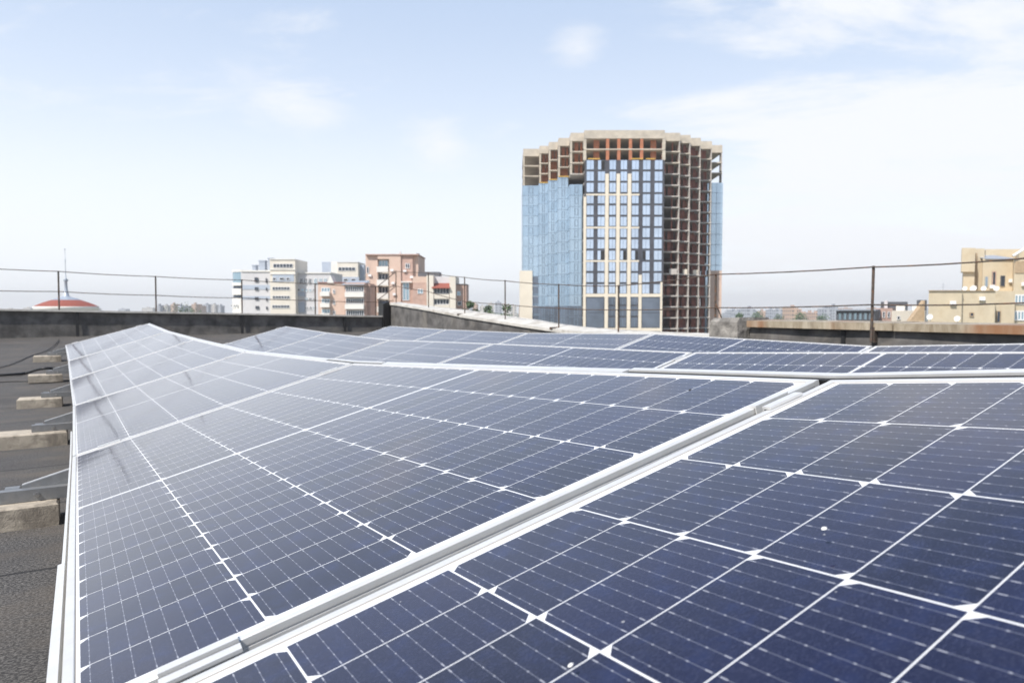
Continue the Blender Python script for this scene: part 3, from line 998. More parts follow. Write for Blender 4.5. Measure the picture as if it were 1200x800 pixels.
def tower():
    Y0 = 200.0
    X = lambda x, Y=Y0: at(x, 362, Y).x
    zr = at(730, 161, Y0).z                       # roof slab
    FH = (at(730, 175, Y0).z - at(730, 188.3, Y0).z)
    base = at(730, 362, Y0)
    t = thing('office_tower', (base.x, Y0 + 22, GZ), 'tall unfinished round-ended tower with blue glass, cream bands and bare concrete floors', 'tower')
    left = [(668, 684, 203.0), (654, 668, 209.0), (643, 654, 214.0), (632, 643, 219.0), (613, 632, 223.0)]
    right = [(777, 795, 203.0), (795, 807, 205.5), (807, 819, 209.0), (819, 832, 213.0), (832, 844, 218.0)]
    xl, xr = X(684), X(777)
    Lb = []; xe = xl
    for a, b, Y in left:
        xa = X(a, Y); Lb.append((xa, xe, Y)); xe = xa
    Rb = []; xs = xr
    for a, b, Y in right:
        xb = X(b, Y); Rb.append((xs, xb, Y)); xs = xb
    YB = 262.0
    def outline(e=0.0):
        p = []
        for xa, xb, Y in reversed(Lb):
            p += [(xa - e, Y - e), (xb - e, Y - e)]
        p += [(xl - e, Y0 - e), (xr + e, Y0 - e)]
        for xa, xb, Y in Rb:
            p += [(xa + e, Y - e), (xb + e, Y - e)]
        x0, x1 = Lb[-1][0] - e, Rb[-1][1] + e
        p += [(x1, YB - 18), (x1 - 9, YB), (x0 + 9, YB), (x0, YB - 18)]
        return p
    nfl = int((zr - GZ) / FH) + 1
    lv = [zr - FH * k for k in range(nfl)]
    for k, z in enumerate(lv):
        b = MB(); b.prism(outline(.06), z - .34, z)
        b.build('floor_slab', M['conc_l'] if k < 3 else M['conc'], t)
    b = MB()                                       # roof parapet band
    o1, o2 = outline(.0), outline(-.35)
    n = len(o1); zt = zr + 2.0
    for i in range(n):
        j = (i + 1) % n
        b.hexa([(*o1[i], zr + .002), (*o1[j], zr + .002), (*o2[j], zr + .002), (*o2[i], zr + .002), (*o1[i], zt), (*o1[j], zt), (*o2[j], zt), (*o2[i], zt)])
    b.build('roof_parapet', M['conc_l'], t)
    for x in (701, 766):                           # brick stair heads
        xx = X(x, 206); c = MB(); c.lathe((xx, 207, zr), [(1.15, .002), (1.15, 2.5), (1.45, 2.5), (1.45, 2.9), (0, 3.0)], 14, smooth=False); c.build('vent_stack', M['brick_o'], t)
    c = MB(); c.box(X(778), X(792), 206, 209, zr + .002, zr + 2.0); c.build('roof_shed', M['conc'], t)
    # inner core so that light does not shine through, open at the very ends
    c = MB(); c.box(Lb[-1][0] + 6, Rb[-2][1] - 1.5, 226, 246, GZ, zr - .35)
    c.build('core_wall', M['brick_d'], t)
    gl = lambda y, Y=Y0: at(730, y, Y).z
    # ---- columns of the open floors
    def col(x0, x1, Y, z0, z1, mt, d=.7):
        q = MB(); q.box(x0, x1, Y + .02, Y + d, z0, z1); q.build('column', mt, t)
    zbare = zr - .345
    z2 = lv[2] + .005
    for x, mt in ((684.5, 'conc_l'), (711, 'brick_o'), (724, 'brick_o'), (737.5, 'brick_o'), (750.5, 'brick_o'), (776.3, 'conc_l')):
        for k in (0, 1):
            col(X(x) - .42, X(x) + .42, Y0, lv[k + 1] + .004, lv[k] - .345, M[mt])
    for x in (698, 764):
        for k in (0, 1):
            col(X(x, 202) - .8, X(x, 202) + .8, 202, lv[k + 1] + .004, lv[k] - .345, M['brick_o'])
    # ---- stepped wings
    for side, B in ((-1, Lb), (1, Rb)):
        for i, (xa, xb, Y) in enumerate(B):
            openf = range(0, 3) if side < 0 else (range(0, nfl - 1) if i < 4 else range(0, 3))
            for k in openf:
                z0, z1 = lv[k + 1] + .004, lv[k] - .345
                xc = xa if side < 0 else xb
                q = MB(); q.box(xc - side * .30 if side > 0 else xc + .04, xc - side * .04 if side > 0 else xc + .44, Y + .02, Y + 1.4 + (2.0 if side < 0 else .6), z0, z1)
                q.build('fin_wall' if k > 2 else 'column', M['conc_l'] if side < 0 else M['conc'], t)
    # brick infill behind the open bays: one strip per bay with door-height gaps
    for side, B in ((-1, Lb), (1, Rb)):
        for i, (xa, xb, Y) in enumerate(B):
            if side < 0 and i == 4 or side > 0 and i == 4: continue
            q = MB()
            for k in (range(0, 3) if side < 0 else range(0, nfl - 1)):
                z0, z1 = lv[k + 1] + .004, lv[k] - .345
                rr = random.Random(k * 13 + i * 7 + side)
                wd = xb - xa
                if side > 0 and i == 0:
                    segs = [(.0, .12)] if rr.random() < .6 else [(.0, .3), (.42, .75)]
                    segs += [(.62, .70)]
                else:
                    segs = [(.02, .42), (.56, .80)] if rr.random() < .75 else [(.02, .74)]
                if side < 0: segs = [(.2, .98)] if rr.random() < .5 else [(.35, .66), (.8, .98)]
                for a, b_ in segs:
                    q.box(xa + wd * a, xa + wd * b_, Y + 2.2, Y + 2.45, z0, z1)
            q.build('brick_infill', M['brick_o'] if side < 0 else M['brick_d'], t)
    # ---- glass skin of the left wing, floor by floor
    gr = random.Random(17)
    zlow_l = gl(312)
    for i, (xa, xb, Y) in enumerate(Lb):
        for k in range(3, nfl - 1):
            z0, z1 = lv[k + 1], lv[k]
            if i == 4 and z1 < zlow_l: continue
            if i == 0 and k == 3: continue
            q = MB()
            y0 = Y - .30
            q.box(xa - .18, xb - .18, y0, y0 + .12, z0 + .10, z1 - .02, 0)
            q.box(xa - .30, xa - .18, y0, Y + (5.4 if i < 4 else 20), z0 + .10, z1 - .02, 0)        # return pane
            q.box(xa - .34, xb - .18, y0 - .03, y0 + .13, z0 + .002, z0 + .098, 1)
            for f in (.0, .36, .66, .97):
                xm = xa - .18 + (xb - xa) * f
                q.box(xm, xm + .09, y0 - .035, y0 - .002, z0 + .11, z1 - .03, 1)
            # opening light in the middle of the bay
            xm0, xm1 = xa - .18 + (xb - xa) * .40, xa - .18 + (xb - xa) * .64
            for a, b_, c, d in ((xm0, xm1, z0 + .75, z0 + .87), (xm0, xm1, z1 - .6, z1 - .48), (xm0, xm0 + .12, z0 + .872, z1 - .602), (xm1 - .12, xm1, z0 + .872, z1 - .602)):
                q.box(a, b_, y0 - .04, y0 - .003, c, d, 2)
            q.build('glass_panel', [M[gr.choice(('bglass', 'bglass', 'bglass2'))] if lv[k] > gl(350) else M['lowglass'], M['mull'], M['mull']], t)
    q = MB(); xa, xb, Y = Lb[4]                     # cream shaft at the lower left
    q.box(xa - 1.0, xa + 2.9, Y - .8, Y + 14, GZ, zlow_l)
    q.build('cream_shaft', M['cream'], t)
    xa, xb, Y = Lb[4]
    for k in range(3, nfl - 1):
        if lv[k] < zlow_l and lv[k + 1] > GZ:
            q = MB(); q.box(xa + 3.0, xb - .2, Y - .3, Y - .18, lv[k + 1] + .9, lv[k] - .02, 0); q.box(xa + 3.0, xb - .2, Y - .32, Y - .14, lv[k + 1] + .1, lv[k + 1] + .898, 1)
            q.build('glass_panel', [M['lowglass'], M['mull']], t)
    # safety boards under the bare floors
    for i in (1, 2, 3):
        xa, xb, Y = Lb[i]; q = MB(); q.box(xa, xb, Y - .7, Y - .1, lv[3] + .02, lv[3] + .28); q.build('safety_board', M['membrane_w'], t)
    for a, b_ in ((688, 702), (738, 752), (755, 766)):
        q = MB(); q.box(X(a), X(b_), Y0 - .5, Y0 - .12, lv[2] + .12, lv[2] + .40); q.build('safety_board', M['membrane_w'], t)
    # ---- right end glass
    xa, xb, Y = Rb[4]
    zl = gl(313)
    for k in range(3, nfl - 1):
        if lv[k] < zl: continue
        q = MB(); q.box(xa + .1, xb + .25, Y - .3, Y - .18, lv[k + 1] + .1, lv[k] - .02, 0); q.box(xa + .1, xb + .27, Y - .32, Y - .16, lv[k + 1] + .002, lv[k + 1] + .098, 1)
        q.box(xb + .13, xb + .25, Y - .17, YB - 18, lv[k + 1] + .1, lv[k] - .02, 0)
        for f in (.3, .62): q.box(xa + (xb - xa) * f, xa + (xb - xa) * f + .1, Y - .34, Y - .302, lv[k + 1] + .1, lv[k] - .02, 1)
        q.build('glass_panel', [M['bglass'], M['mull']], t)
    q = MB(); q.box(xa + 1.0, xb + .2, Y - .5, Y + 10, GZ, zl); q.build('brick_shaft', M['pink'], t)
    q = MB(); q.box(xa - .2, xa + .9, Y - .3, Y - .1, GZ, zl); q.build('glass_panel', M['bglass'], t)
    # ---- front: dark cladding with windows, cream bands
    q = MB(); q.box(xl + .05, xr - .05, Y0 - .22, Y0 - .07, GZ, lv[2] - .02)
    q.build('cladding', M['dark'], t)
    cols = [(686.5, 694.5), (700, 707.8), (713, 720.6), (726, 733.6), (739, 747.2), (752, 760), (766, 774.5)]
    cols[0], cols[1], cols[5], cols[6] = (686.5, 695), (699.6, 707.9), (751.9, 760.6), (765.4, 774.6)
    rr = random.Random(11)
    open_at = {(1, 2): 'R', (1, 10): 'R', (3, 10): 'R', (4, 10): 'R', (5, 10): 'L'}
    for k in range(2, nfl - 1):
        z0, z1 = lv[k + 1] + .42, lv[k] - .08
        for c_, (a, b_) in enumerate(cols):
            if z1 < gl(344) and not (c_ in (2, 3, 4)):
                continue
            q = MB(); xa, xb = X(a), X(b_)
            q.box(xa, xb, Y0 - .30, Y0 - .225, z0, z1, 1)
            dark_one = open_at.get((c_, k))
            xm = xa + (xb - xa) * (.46 if c_ % 2 else .54)
            q.box(xa + .06, xm - .05, Y0 - .33, Y0 - .302, z0 + .07, z1 - .06, 2 if dark_one == 'L' else 0)
            q.box(xm + .05, xb - .06, Y0 - .33, Y0 - .302, z0 + .07, z1 - .06, 2 if dark_one == 'R' else 0)
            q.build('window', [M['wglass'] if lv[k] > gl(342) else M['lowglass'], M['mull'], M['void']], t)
    # tall glazing of the lowest storeys
    for a, b_ in ((687, 707.5), (752, 774)):
        for y0_, y1_ in ((348.5, 366), (366.6, 383.5), (384.1, 400)):
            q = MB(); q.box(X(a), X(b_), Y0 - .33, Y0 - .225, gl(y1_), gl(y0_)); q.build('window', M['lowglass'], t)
    def band(x0, x1, y0, y1, d=.55):
        q = MB(); q.box(X(x0), X(x1), Y0 - d, Y0 - .34, gl(y1), gl(y0)); q.build('cream_band', M['cream'], t)
    for a, b_, yt in ((683, 686.2, 231), (708.2, 712.2, 204), (721.2, 725.2, 204), (734.3, 738.3, 204), (747.8, 751.3, 322)):
        band(a, b_, yt, 420, .60)
    for y, a, b_ in ((228.5, 686, 748), (267, 686, 748), (306, 686, 748), (346, 686, 774.5), (386, 686, 774.5)):
        band(a, b_, y - .9 if y < 340 else y - 1.8, y + .9 if y < 340 else y + 1.8, .53)
    band(773.2, 775.6, 330, 420, .5)
    # red doors / material stacks on a slab of the bare side
    for x, y, w_, Yk in ((803, 311, 1.2, 205.0), (815, 312, 1.4, 208.5), (789, 312, 2.2, 202.5)):
        zz = max([z for z in lv if z < at(x, y + 3, Yk).z + 1.0]); q = MB(); xx = at(x, 362, Yk).x
        q.box(xx - w_ / 2, xx + w_ / 2, Yk + .6, Yk + 1.4, zz + .004, zz + 1.3); q.build('material_stack', M['cream'] if x > 800 else M['conc'], t)
tower()


# ------------------------------------------------------------------ other buildings
class House:
    def __init__(s, Y, x0, x1, label, name='apartment_building', cat='building', skew=None):
        s.Y = Y
        s.skew = skew
        c = at((x0 + x1) / 2, 362, Y)
        s.t = thing(name, (c.x, Y + 8, GZ), label, cat)
    def x(s, px, dy=0): return at(px, 362, s.Y + dy).x
    def z(s, py, dy=0): return at(600, py, s.Y + dy).z
    def blk(s, x0, x1, yt, mt, dy=0, dep=14, yb=None, name='wall', base=None):
        b = MB()
        za, zb = GZ if yb is None else s.z(yb, dy), s.z(yt, dy)
        sk = 0 if s.skew is None else s.skew * dep
        xa, xb, ya, yb_ = s.x(x0, dy), s.x(x1, dy), s.Y + dy, s.Y + dy + dep
        b.hexa([(xa, ya, za), (xb, ya, za), (xb + sk, yb_, za), (xa + sk, yb_, za), (xa, ya, zb), (xb, ya, zb), (xb + sk, yb_, zb), (xa + sk, yb_, zb)])
        return b.build(name, M[mt], s.t)
    def win(s, x0, x1, y0, y1, dy=0, gl='win', fr='frame', n=1, fw=.12, rec=.0, name='window'):
        Y = s.Y + dy
        xa, xb, za, zb = s.x(x0, dy), s.x(x1, dy), s.z(y1, dy), s.z(y0, dy)
        b = MB()
        b.box(xa, xb, Y - .16, Y - .10, za, za + fw, 0); b.box(xa, xb, Y - .16, Y - .10, zb - fw, zb, 0)
        w = (xb - xa - fw) / n
        for i in range(n + 1):
            b.box(xa + w * i, xa + w * i + fw, Y - .155, Y - .105, za + fw, zb - fw, 0)
        f = b.build(name, M[fr], s.t)
        g = MB(); g.box(xa + .02, xb - .02, Y - .09, Y - .004, za + .02, zb - .02)
        g.build('pane', M[gl], f)
    def rail(s, x0, x1, y0, y1, dy, mt='white', out=1.2, name='balcony'):
        b = MB(); Y = s.Y + dy
        xa, xb, za, zb = s.x(x0, dy), s.x(x1, dy), s.z(y1, dy), s.z(y0, dy)
        b.box(xa, xb, Y - out, Y - out + .1, za, zb); b.box(xa, xb, Y - out + .102, Y - .004, za, za + .15)
        b.box(xa, xa + .08, Y - out + .102, Y - .004, za + .152, zb); b.box(xb - .08, xb, Y - out + .102, Y - .004, za + .152, zb)
        b.build(name, M[mt], s.t)


def white_block():
    h = House(234, 267, 388, 'long white apartment building with a rounded corner and blue-grey panels at left')
    h.blk(283, 317, 318.5, 'grey', 0, 16)
    for yt, yb in ((332, 338), (345, 349.5)):
        h.blk(284, 317, yt + 2, 'blue', -.12, .1, yb + 1, 'panel')
    h.blk(283, 317.0, 316.6, 'white', -.3, 16.6, 318.4, 'cornice')
    # rounded corner
    cx = h.x(283); r = h.x(283) - h.x(266.5)
    b = MB()
    def arc(rr, z0, z1, mi):
        poly = [(cx + .2, h.Y + 14)] + [(cx + .2 - rr * math.sin(q), h.Y + 4.6 - 4.6 * (rr / r) * math.cos(q)) for q in np.linspace(math.pi / 2 + .5, 0, 14)]
        b.prism(list(reversed(poly)), z0, z1, mi)
    ys = [(316, 318.5, 1.0, 0), (318.5, 331, .95, 1), (331, 334.5, 1, 0), (334.5, 338, .93, 2), (338, 345.4, 1, 0), (345.4, 349.2, .93, 2), (349.2, 372, 1.0, 0)]
    for a, c, k, mi in ys:
        arc(r * k, h.z(c), h.z(a) - .004, mi)
    b.add([(0, 0, 0)], []) if False else None
    b.prism([(cx, h.Y + .2), (cx + .15, h.Y + .2), (cx + .15, h.Y + 13), (cx, h.Y + 13)], GZ, h.z(372.2), 0)
    b.build('rounded_corner', [M['white'], M['winl'], M['win']], h.t)
    for x in (270.5, 273.8, 277):
        h.win(x, x + 1.6, 356.5, 359.6, 1.0 - (x - 270) * .14)
    for x, y in ((299, 325), (299, 336.5), (299, 348), (299.5, 358.5), (312, 326), (312, 337), (312, 349), (312, 359)):
        h.win(x, x + (4.2 if x < 305 else 1.7), y, y + (5.5 if y < 330 else 3.6), -.14, n=2 if x < 305 else 1, fr='slate', fw=.07)
    # projecting stair bay
    h.blk(317, 346.5, 303.5, 'crm', -3, 14)
    h.blk(320, 345, 321.0, 'blue', -3.1, .09, 330, 'panel')
    for y0, y1, a, b_ in ((309, 313.8, 321, 344), (336, 339.8, 319.5, 340), (346.5, 350, 319.5, 340), (357.3, 361, 319, 339.5)):
        h.win(a, b_, y0, y1, -3, n=6)
    for a, b_ in ((320, 324), (328, 334), (336, 340)):
        h.win(a, b_, 325.2, 328.2, -3.11)
    for y in (303.2, 315.2, 320.4):
        h.blk(316.8, 346.8, y, 'white', -3.25, .24, y + 1.0, 'cornice')
    # right wing
    h.blk(346.5, 388, 320.5, 'grey', 0, 16)
    h.blk(346.6, 388, 319, 'white', -.3, 16.6, 320.4, 'cornice')
    for x in (346.9, 352, 357, 362, 368.5, 374.5, 380):
        h.win(x, x + 3.6, 326, 333, 0, 'winl' if x > 366 else 'win', n=2)
    h.win(347, 352, 338, 341, 0); h.win(353, 357, 338, 341, 0, 'winl')
    h.blk(345.5, 357, 342, 'blue', -.3, .28, 347, 'panel'); h.blk(345.5, 357, 354, 'blue', -.3, .28, 366, 'panel')
    for x in (358, 362.5, 367):
        for y in (338, 348.5, 359):
            h.win(x, x + 3, y, y + 4, 0, 'winl' if (x + y) % 2 < 1 else 'win', n=2)
    for a, c, yt in ((290, 294, 310.5), (298, 305, 305), (309, 313.5, 302)):
        b = MB(); b.box(h.x(a), h.x(c), h.Y + 5, h.Y + 7.5, h.z(318.6), h.z(yt)); b.box(h.x(a) - .15, h.x(c) + .15, h.Y + 4.85, h.Y + 7.65, h.z(yt) + .002, h.z(yt) + .35); b.build('roof_stack', M['zinc'], h.t)


def white_block_two():
    h = House(262, 378, 430, 'smaller white and blue-grey block behind the salmon flats')
    h.blk(378, 388.5, 307, 'blue', 2, 12); h.blk(388.5, 396, 306.4, 'white', 0, 12)
    h.blk(396, 420, 307.5, 'crm', -2, 12); h.blk(420, 427, 310.5, 'blue', 1, 12)
    h.blk(395.8, 420.2, 306.8, 'white', -2.2, 12.4, 307.4, 'cornice')
    h.win(397, 417, 313, 317.3, -2, n=5)
    h.blk(393, 421, 324.5, 'blue', -2.2, .15, 331, 'panel')
    h.blk(372, 432, 321, 'white', 1.5, 12, name='wing')
    for x in (403, 412): h.win(x, x + 5, 326.5, 329.5, -2.22)


def salmon_low():
    h = House(170, 372, 433, 'low salmon pink flats with glazed balconies and a grey roof')
    h.blk(373, 404, 331.5, 'pink', 0, 12)
    b = MB()
    xa, xb, xm = h.x(384), h.x(392), h.x(388)
    b.add([(xa, h.Y - .3, h.z(331.4)), (xb, h.Y - .3, h.z(331.4)), (xm, h.Y - .3, h.z(322.5)), (xa, h.Y + 3, h.z(331.4)), (xb, h.Y + 3, h.z(331.4)), (xm, h.Y + 3, h.z(322.5))], [(0, 1, 2), (5, 4, 3), (0, 3, 4, 1), (1, 4, 5, 2), (2, 5, 3, 0)])
    b.build('gable', M['white'], h.t)
    h.blk(372.6, 404, 330.6, 'tile', -.2, 12.4, 331.4, 'roof')
    for y in (337, 350, 362):
        h.win(377, 387, y, y + 5, 0, n=3, gl='winl'); h.rail(376.5, 387.5, y + 5.2, y + 10, 0)
        h.win(390.5, 393, y + 2, y + 7, 0)
    h.blk(404, 428, 331, 'pinkd', -1.5, 12)
    b = MB()
    xa, xb = h.x(403), h.x(429)
    z0, z1 = h.z(333.5), h.z(328)
    b.add([(xa, h.Y - 2.2, z0), (xb, h.Y - 2.2, z0), (xb, h.Y + 5, z1), (xa, h.Y + 5, z1), (xa, h.Y - 2.2, z0 - .15), (xb, h.Y - 2.2, z0 - .15), (xb, h.Y + 5, z1 - .15), (xa, h.Y + 5, z1 - .15)], [(0, 1, 2, 3), (7, 6, 5, 4), (4, 5, 1, 0), (5, 6, 2, 1), (6, 7, 3, 2), (7, 4, 0, 3)])
    b.build('roof', M['zinc'], h.t)
    for y in (335.5, 349.5, 363.5):
        h.win(405.5, 426.5, y, y + 6.6, -1.5, n=8, gl='win'); h.rail(405, 427, y + 6.9, y + 12.6, -1.5, 'white', .8)
    h.blk(428, 434, 333, 'pinkd', 1, 8)


def salmon_tower():
    h = House(186, 429, 491, 'taller salmon pink block of flats with a column of white balconies')
    # gently curved front: three facets
    for a, c, dy, mt in ((429, 443, .6, 'pink'), (456.5, 470, 0, 'pink'), (470, 484, .4, 'pinkd'), (484, 490.5, 1.2, 'pink')):  # shade on the right facet is put into its darker colour
        h.blk(a, c, 299.0, mt, dy, 14)
    h.blk(443, 456.5, 300, 'crm', 1.8, 12, name='recess')
    h.blk(443, 456.5, 298.8, 'pink', 0, 1.78, 303.5, 'lintel')
    h.blk(428.6, 490.8, 297.6, 'pinkd', -.25, 15, 298.7, 'cornice')
    for y in (305, 320.5, 336, 351.5):
        h.win(444, 455.5, y, y + 7.2, 1.8, n=3, gl='winl' if y < 310 else 'win')
        h.rail(443.1, 456.4, y + 7.6, y + 14.2, 1.6, 'white', 1.7)
    h.win(475.5, 480.5, 308.5, 314.5, .4, n=2, gl='win'); h.win(430, 433, 312.5, 320.5, .6, gl='win')
    h.win(430, 433, 328, 334, .6)
    h.win(472, 480, 331, 352, .4, n=2, gl='winl'); h.blk(470, 483, 329.5, 'white', -.8, 1.1, 331, 'canopy')
    b = MB(); b.box(h.x(466), h.x(468), h.Y + 3, h.Y + 4, h.z(298), h.z(293.5)); b.build('chimney', M['grey'], h.t)
    b = MB(); b.box(h.x(487), h.x(490), h.Y + 2, h.Y + 3.4, h.z(298), h.z(296.2)); b.build('chimney', M['slate'], h.t)
    salmon_more(h)


def salmon_more(h):
    aircons(h, ((432, 324, .6), (458, 318, 0), (459, 333, 0), (473, 319, .4), (481, 326, .4), (460.5, 346, 0)))


def salmon_wing():
    h = House(180, 485, 547, 'low brick and yellow flats with a red tiled awning, right of the salmon block')
    h.blk(484, 500, 324, 'pink', .5, 12); h.blk(484.1, 499.8, 331, 'pinkd', .35, .13, 372, 'brick_panel')
    h.blk(490, 515, 318.5, 'slate', 6, 6, name='roof')
    h.blk(500, 508, 322.5, 'crm', -1.2, 12); h.blk(527, 534, 323.5, 'crm', -1.2, 12)
    h.blk(508, 527, 324, 'grey', 1.4, 10)
    b = MB(); xa, xb = h.x(507), h.x(528)
    z0, z1 = h.z(337.3), h.z(331.5)
    b.add([(xa, h.Y - 1.9, z0), (xb, h.Y - 1.9, z0), (xb, h.Y + 1.35, z1), (xa, h.Y + 1.35, z1), (xa, h.Y - 1.9, z0 - .2), (xb, h.Y - 1.9, z0 - .2), (xb, h.Y + 1.35, z1 - .2), (xa, h.Y + 1.35, z1 - .2)], [(0, 1, 2, 3), (7, 6, 5, 4), (4, 5, 1, 0), (5, 6, 2, 1), (6, 7, 3, 2), (7, 4, 0, 3)])
    b.build('awning', M['tile'], h.t)
    for y in (337.5, 350.5, 363.5):
        h.win(508.5, 526.5, y, y + 6.3, -.2, n=5); h.rail(508.2, 526.8, y + 6.6, y + 12.5, -.2, 'crm', .8)
    h.blk(508, 527, 338.2, 'white', -.17, 1.5, 372, 'loggia')
    h.win(489.5, 496, 338.5, 344, .35, n=2, gl='winl')
    h.blk(534, 546.5, 333.5, 'pinkd', .8, 10); h.win(535.5, 540, 341, 346.5, .8, gl='winl'); h.win(536, 541, 353, 358, .8)
    h.blk(533.8, 546.9, 332.6, 'slate', .6, 10.4, 333.4, 'roof')


def sand_house():
    h = House(110, 1086, 1260, 'sand coloured stepped house with satellite dishes on its terrace, at far right', skew=.62)
    h.blk(1088, 1127, 341, 'yel', 0, 10)
    h.blk(1127, 1166, 341, 'yel', .8, 10)
    for a, c, d in ((1087.4, 1127.3, -.2), (1127.4, 1166.4, .6)):
        h.blk(a, c, 340.1, 'yeld', d, 10.4, 340.9, 'cornice')
    h.blk(1166, 1189, 341, 'yel', 6.0, 6)
    h.win(1136, 1141, 366, 371, .8, fr='yeld'); h.win(1167.5, 1172.5, 364, 378, 6, fr='yeld')
    # upper parts
    h.blk(1125, 1141, 290.5, 'yel', 10.5, 3.2, 318.5, 'overhang')
    h.blk(1127.5, 1141, 318.6, 'yel', 11.0, 6, 345)
    h.blk(1141, 1152, 291.3, 'yel', 13.2, 6, 345)
    h.blk(1150, 1187, 303, 'yel', 12, 10)
    h.blk(1153, 1210, 292, 'yel', 17, 6)
    b = MB(); x0, x1 = h.x(1152, 12), h.x(1187, 12); b.add([(x0, h.Y + 11.7, h.z(303, 12)), (x1, h.Y + 11.7, h.z(303, 12)), (x1, h.Y + 17, h.z(299, 17)), (x0, h.Y + 17, h.z(299, 17)), (x0, h.Y + 11.7, h.z(303.8, 12)), (x1, h.Y + 11.7, h.z(303.8, 12)), (x1, h.Y + 17, h.z(300, 17)), (x0, h.Y + 17, h.z(300, 17))], [(0, 1, 2, 3), (7, 6, 5, 4), (4, 5, 1, 0), (5, 6, 2, 1), (6, 7, 3, 2), (7, 4, 0, 3)]); b.build('roof', M['zinc'], h.t)
    h.blk(1187, 1260, 303, 'yel', 9, 10)
    h.blk(1188, 1225, 306, 'yeld', 8.9, .09, 320, 'brick_panel')
    b = MB(); p0, p1 = at(1187, 300, h.Y + 8.5), at(1215, 283, h.Y + 8.5)
    b.tube([p0, p1], .22, 6); b.build('gable_trim', M['frame'], h.t)
    h.blk(1192, 1260, 296, 'yel', 9.5, 8, 303.1, 'gable')
    for y in (345, 364):
        h.win(1187.5, 1200.5, y, y + 11.5, 9, n=3, gl='winl', fw=.22)
    h.win(1161, 1165.5, 318, 334.5, 12, fr='pinkd'); h.win(1171, 1176, 323, 335.5, 12, fr='slate'); h.win(1153, 1156, 324, 336, 12, fr='zinc', gl='winl')
    b = MB(); b.box(h.x(1145, 12), h.x(1147, 12), h.Y + 12.8, h.Y + 13.15, h.z(341, 12), h.z(296, 12)); b.build('drain_pipe', M['yeld'], h.t)
    # slanted stair roof left
    b = MB(); xa, xb = h.x(1071), h.x(1088)
    b.add([(xa, h.Y + 1, h.z(376)), (xb, h.Y + 1, h.z(376)), (xb, h.Y + 1, h.z(352)), (xa, h.Y + 2, h.z(376)), (xb, h.Y + 2, h.z(376)), (xb, h.Y + 2, h.z(352))], [(0, 1, 2), (5, 4, 3), (0, 3, 4, 1), (1, 4, 5, 2), (2, 5, 3, 0)])
    b.build('stair_roof', M['yeld'], h.t)
    b = MB(); b.box(xa, xb, h.Y + 1, h.Y + 2, GZ, h.z(376) - .01); b.build('wall', M['yel'], h.t)
    aircons(h, ((1158, 338, 12), (1180, 331, 12), (1195, 335, 9), (1112, 357, 0), (1146, 352, .8)))
    return h


def dish(x, y, Y, r, label):
    p = at(x, y, Y)
    t = thing('satellite_dish', (p.x, p.y, p.z), label, 'satellite dish', 'satellite dishes on the sand coloured house')
    ax = Vector((-.75, -.55, .35)).normalized(); a = ax.orthogonal().normalized(); c = ax.cross(a)
    V, Fc = [], []
    q0 = p + Vector((0, 0, .6))
    for i in range(5):
        rr = r * i / 4
        for j in range(14):
            th = 2 * math.pi * j / 14
            V.append(q0 + a * (rr * math.cos(th)) + c * (rr * math.sin(th)) + ax * (.35 * rr * rr / r))
    for i in range(4):
        for j in range(14):
            Fc.append((i * 14 + j, i * 14 + (j + 1) % 14, (i + 1) * 14 + (j + 1) % 14, (i + 1) * 14 + j))
    b = MB(); b.add(V, Fc, 0, True); b.build('reflector', M['dish'], t)
    b = MB(); b.tube([p - Vector((0, 0, .05)), q0], .05, 6); b.tube([q0, q0 + ax * r * 1.1], .025, 5); b.build('mount', M['zinc'], t)


def far_right_roofs():
    h = House(150, 978, 1026, 'long dark grey flat-roofed building left of the sand coloured house', skew=.62)
    h.blk(980, 1025, 364, 'slate', 0, 14); h.blk(978.5, 1026.5, 362.3, 'zinc', -.5, 15, 363.9, 'roof')
    for x in range(982, 1023, 6): h.win(x, x + 4.2, 366, 375, 0, gl='winl', fr='slate')
    h = House(160, 1024, 1047, 'narrow brown brick building between the dark roof and the cream house', skew=.62)
    h.blk(1025.5, 1046, 361, 'pinkd', 0, 12); h.blk(1032, 1062, 353.5, 'slate', 8, 6, name='roof_box'); h.blk(1036, 1040, 352, 'grey', 7, .9, name='chimney')
    for x in (1028, 1034, 1040): h.win(x, x + 3, 365, 372, 0)
    h = House(140, 1043, 1086, 'small cream house with three white chimneys beside the sand coloured house', skew=.62)
    h.blk(1045, 1084, 364, 'crm', 0, 12); h.win(1051, 1055, 370, 374.5, 0)
    for a in (1050, 1069): h.blk(a, a + 10, 357.5, 'white', 5, 2.5, name='chimney')
    h.blk(1074, 1085, 351.5, 'slate', 9, 6, name='dormer')


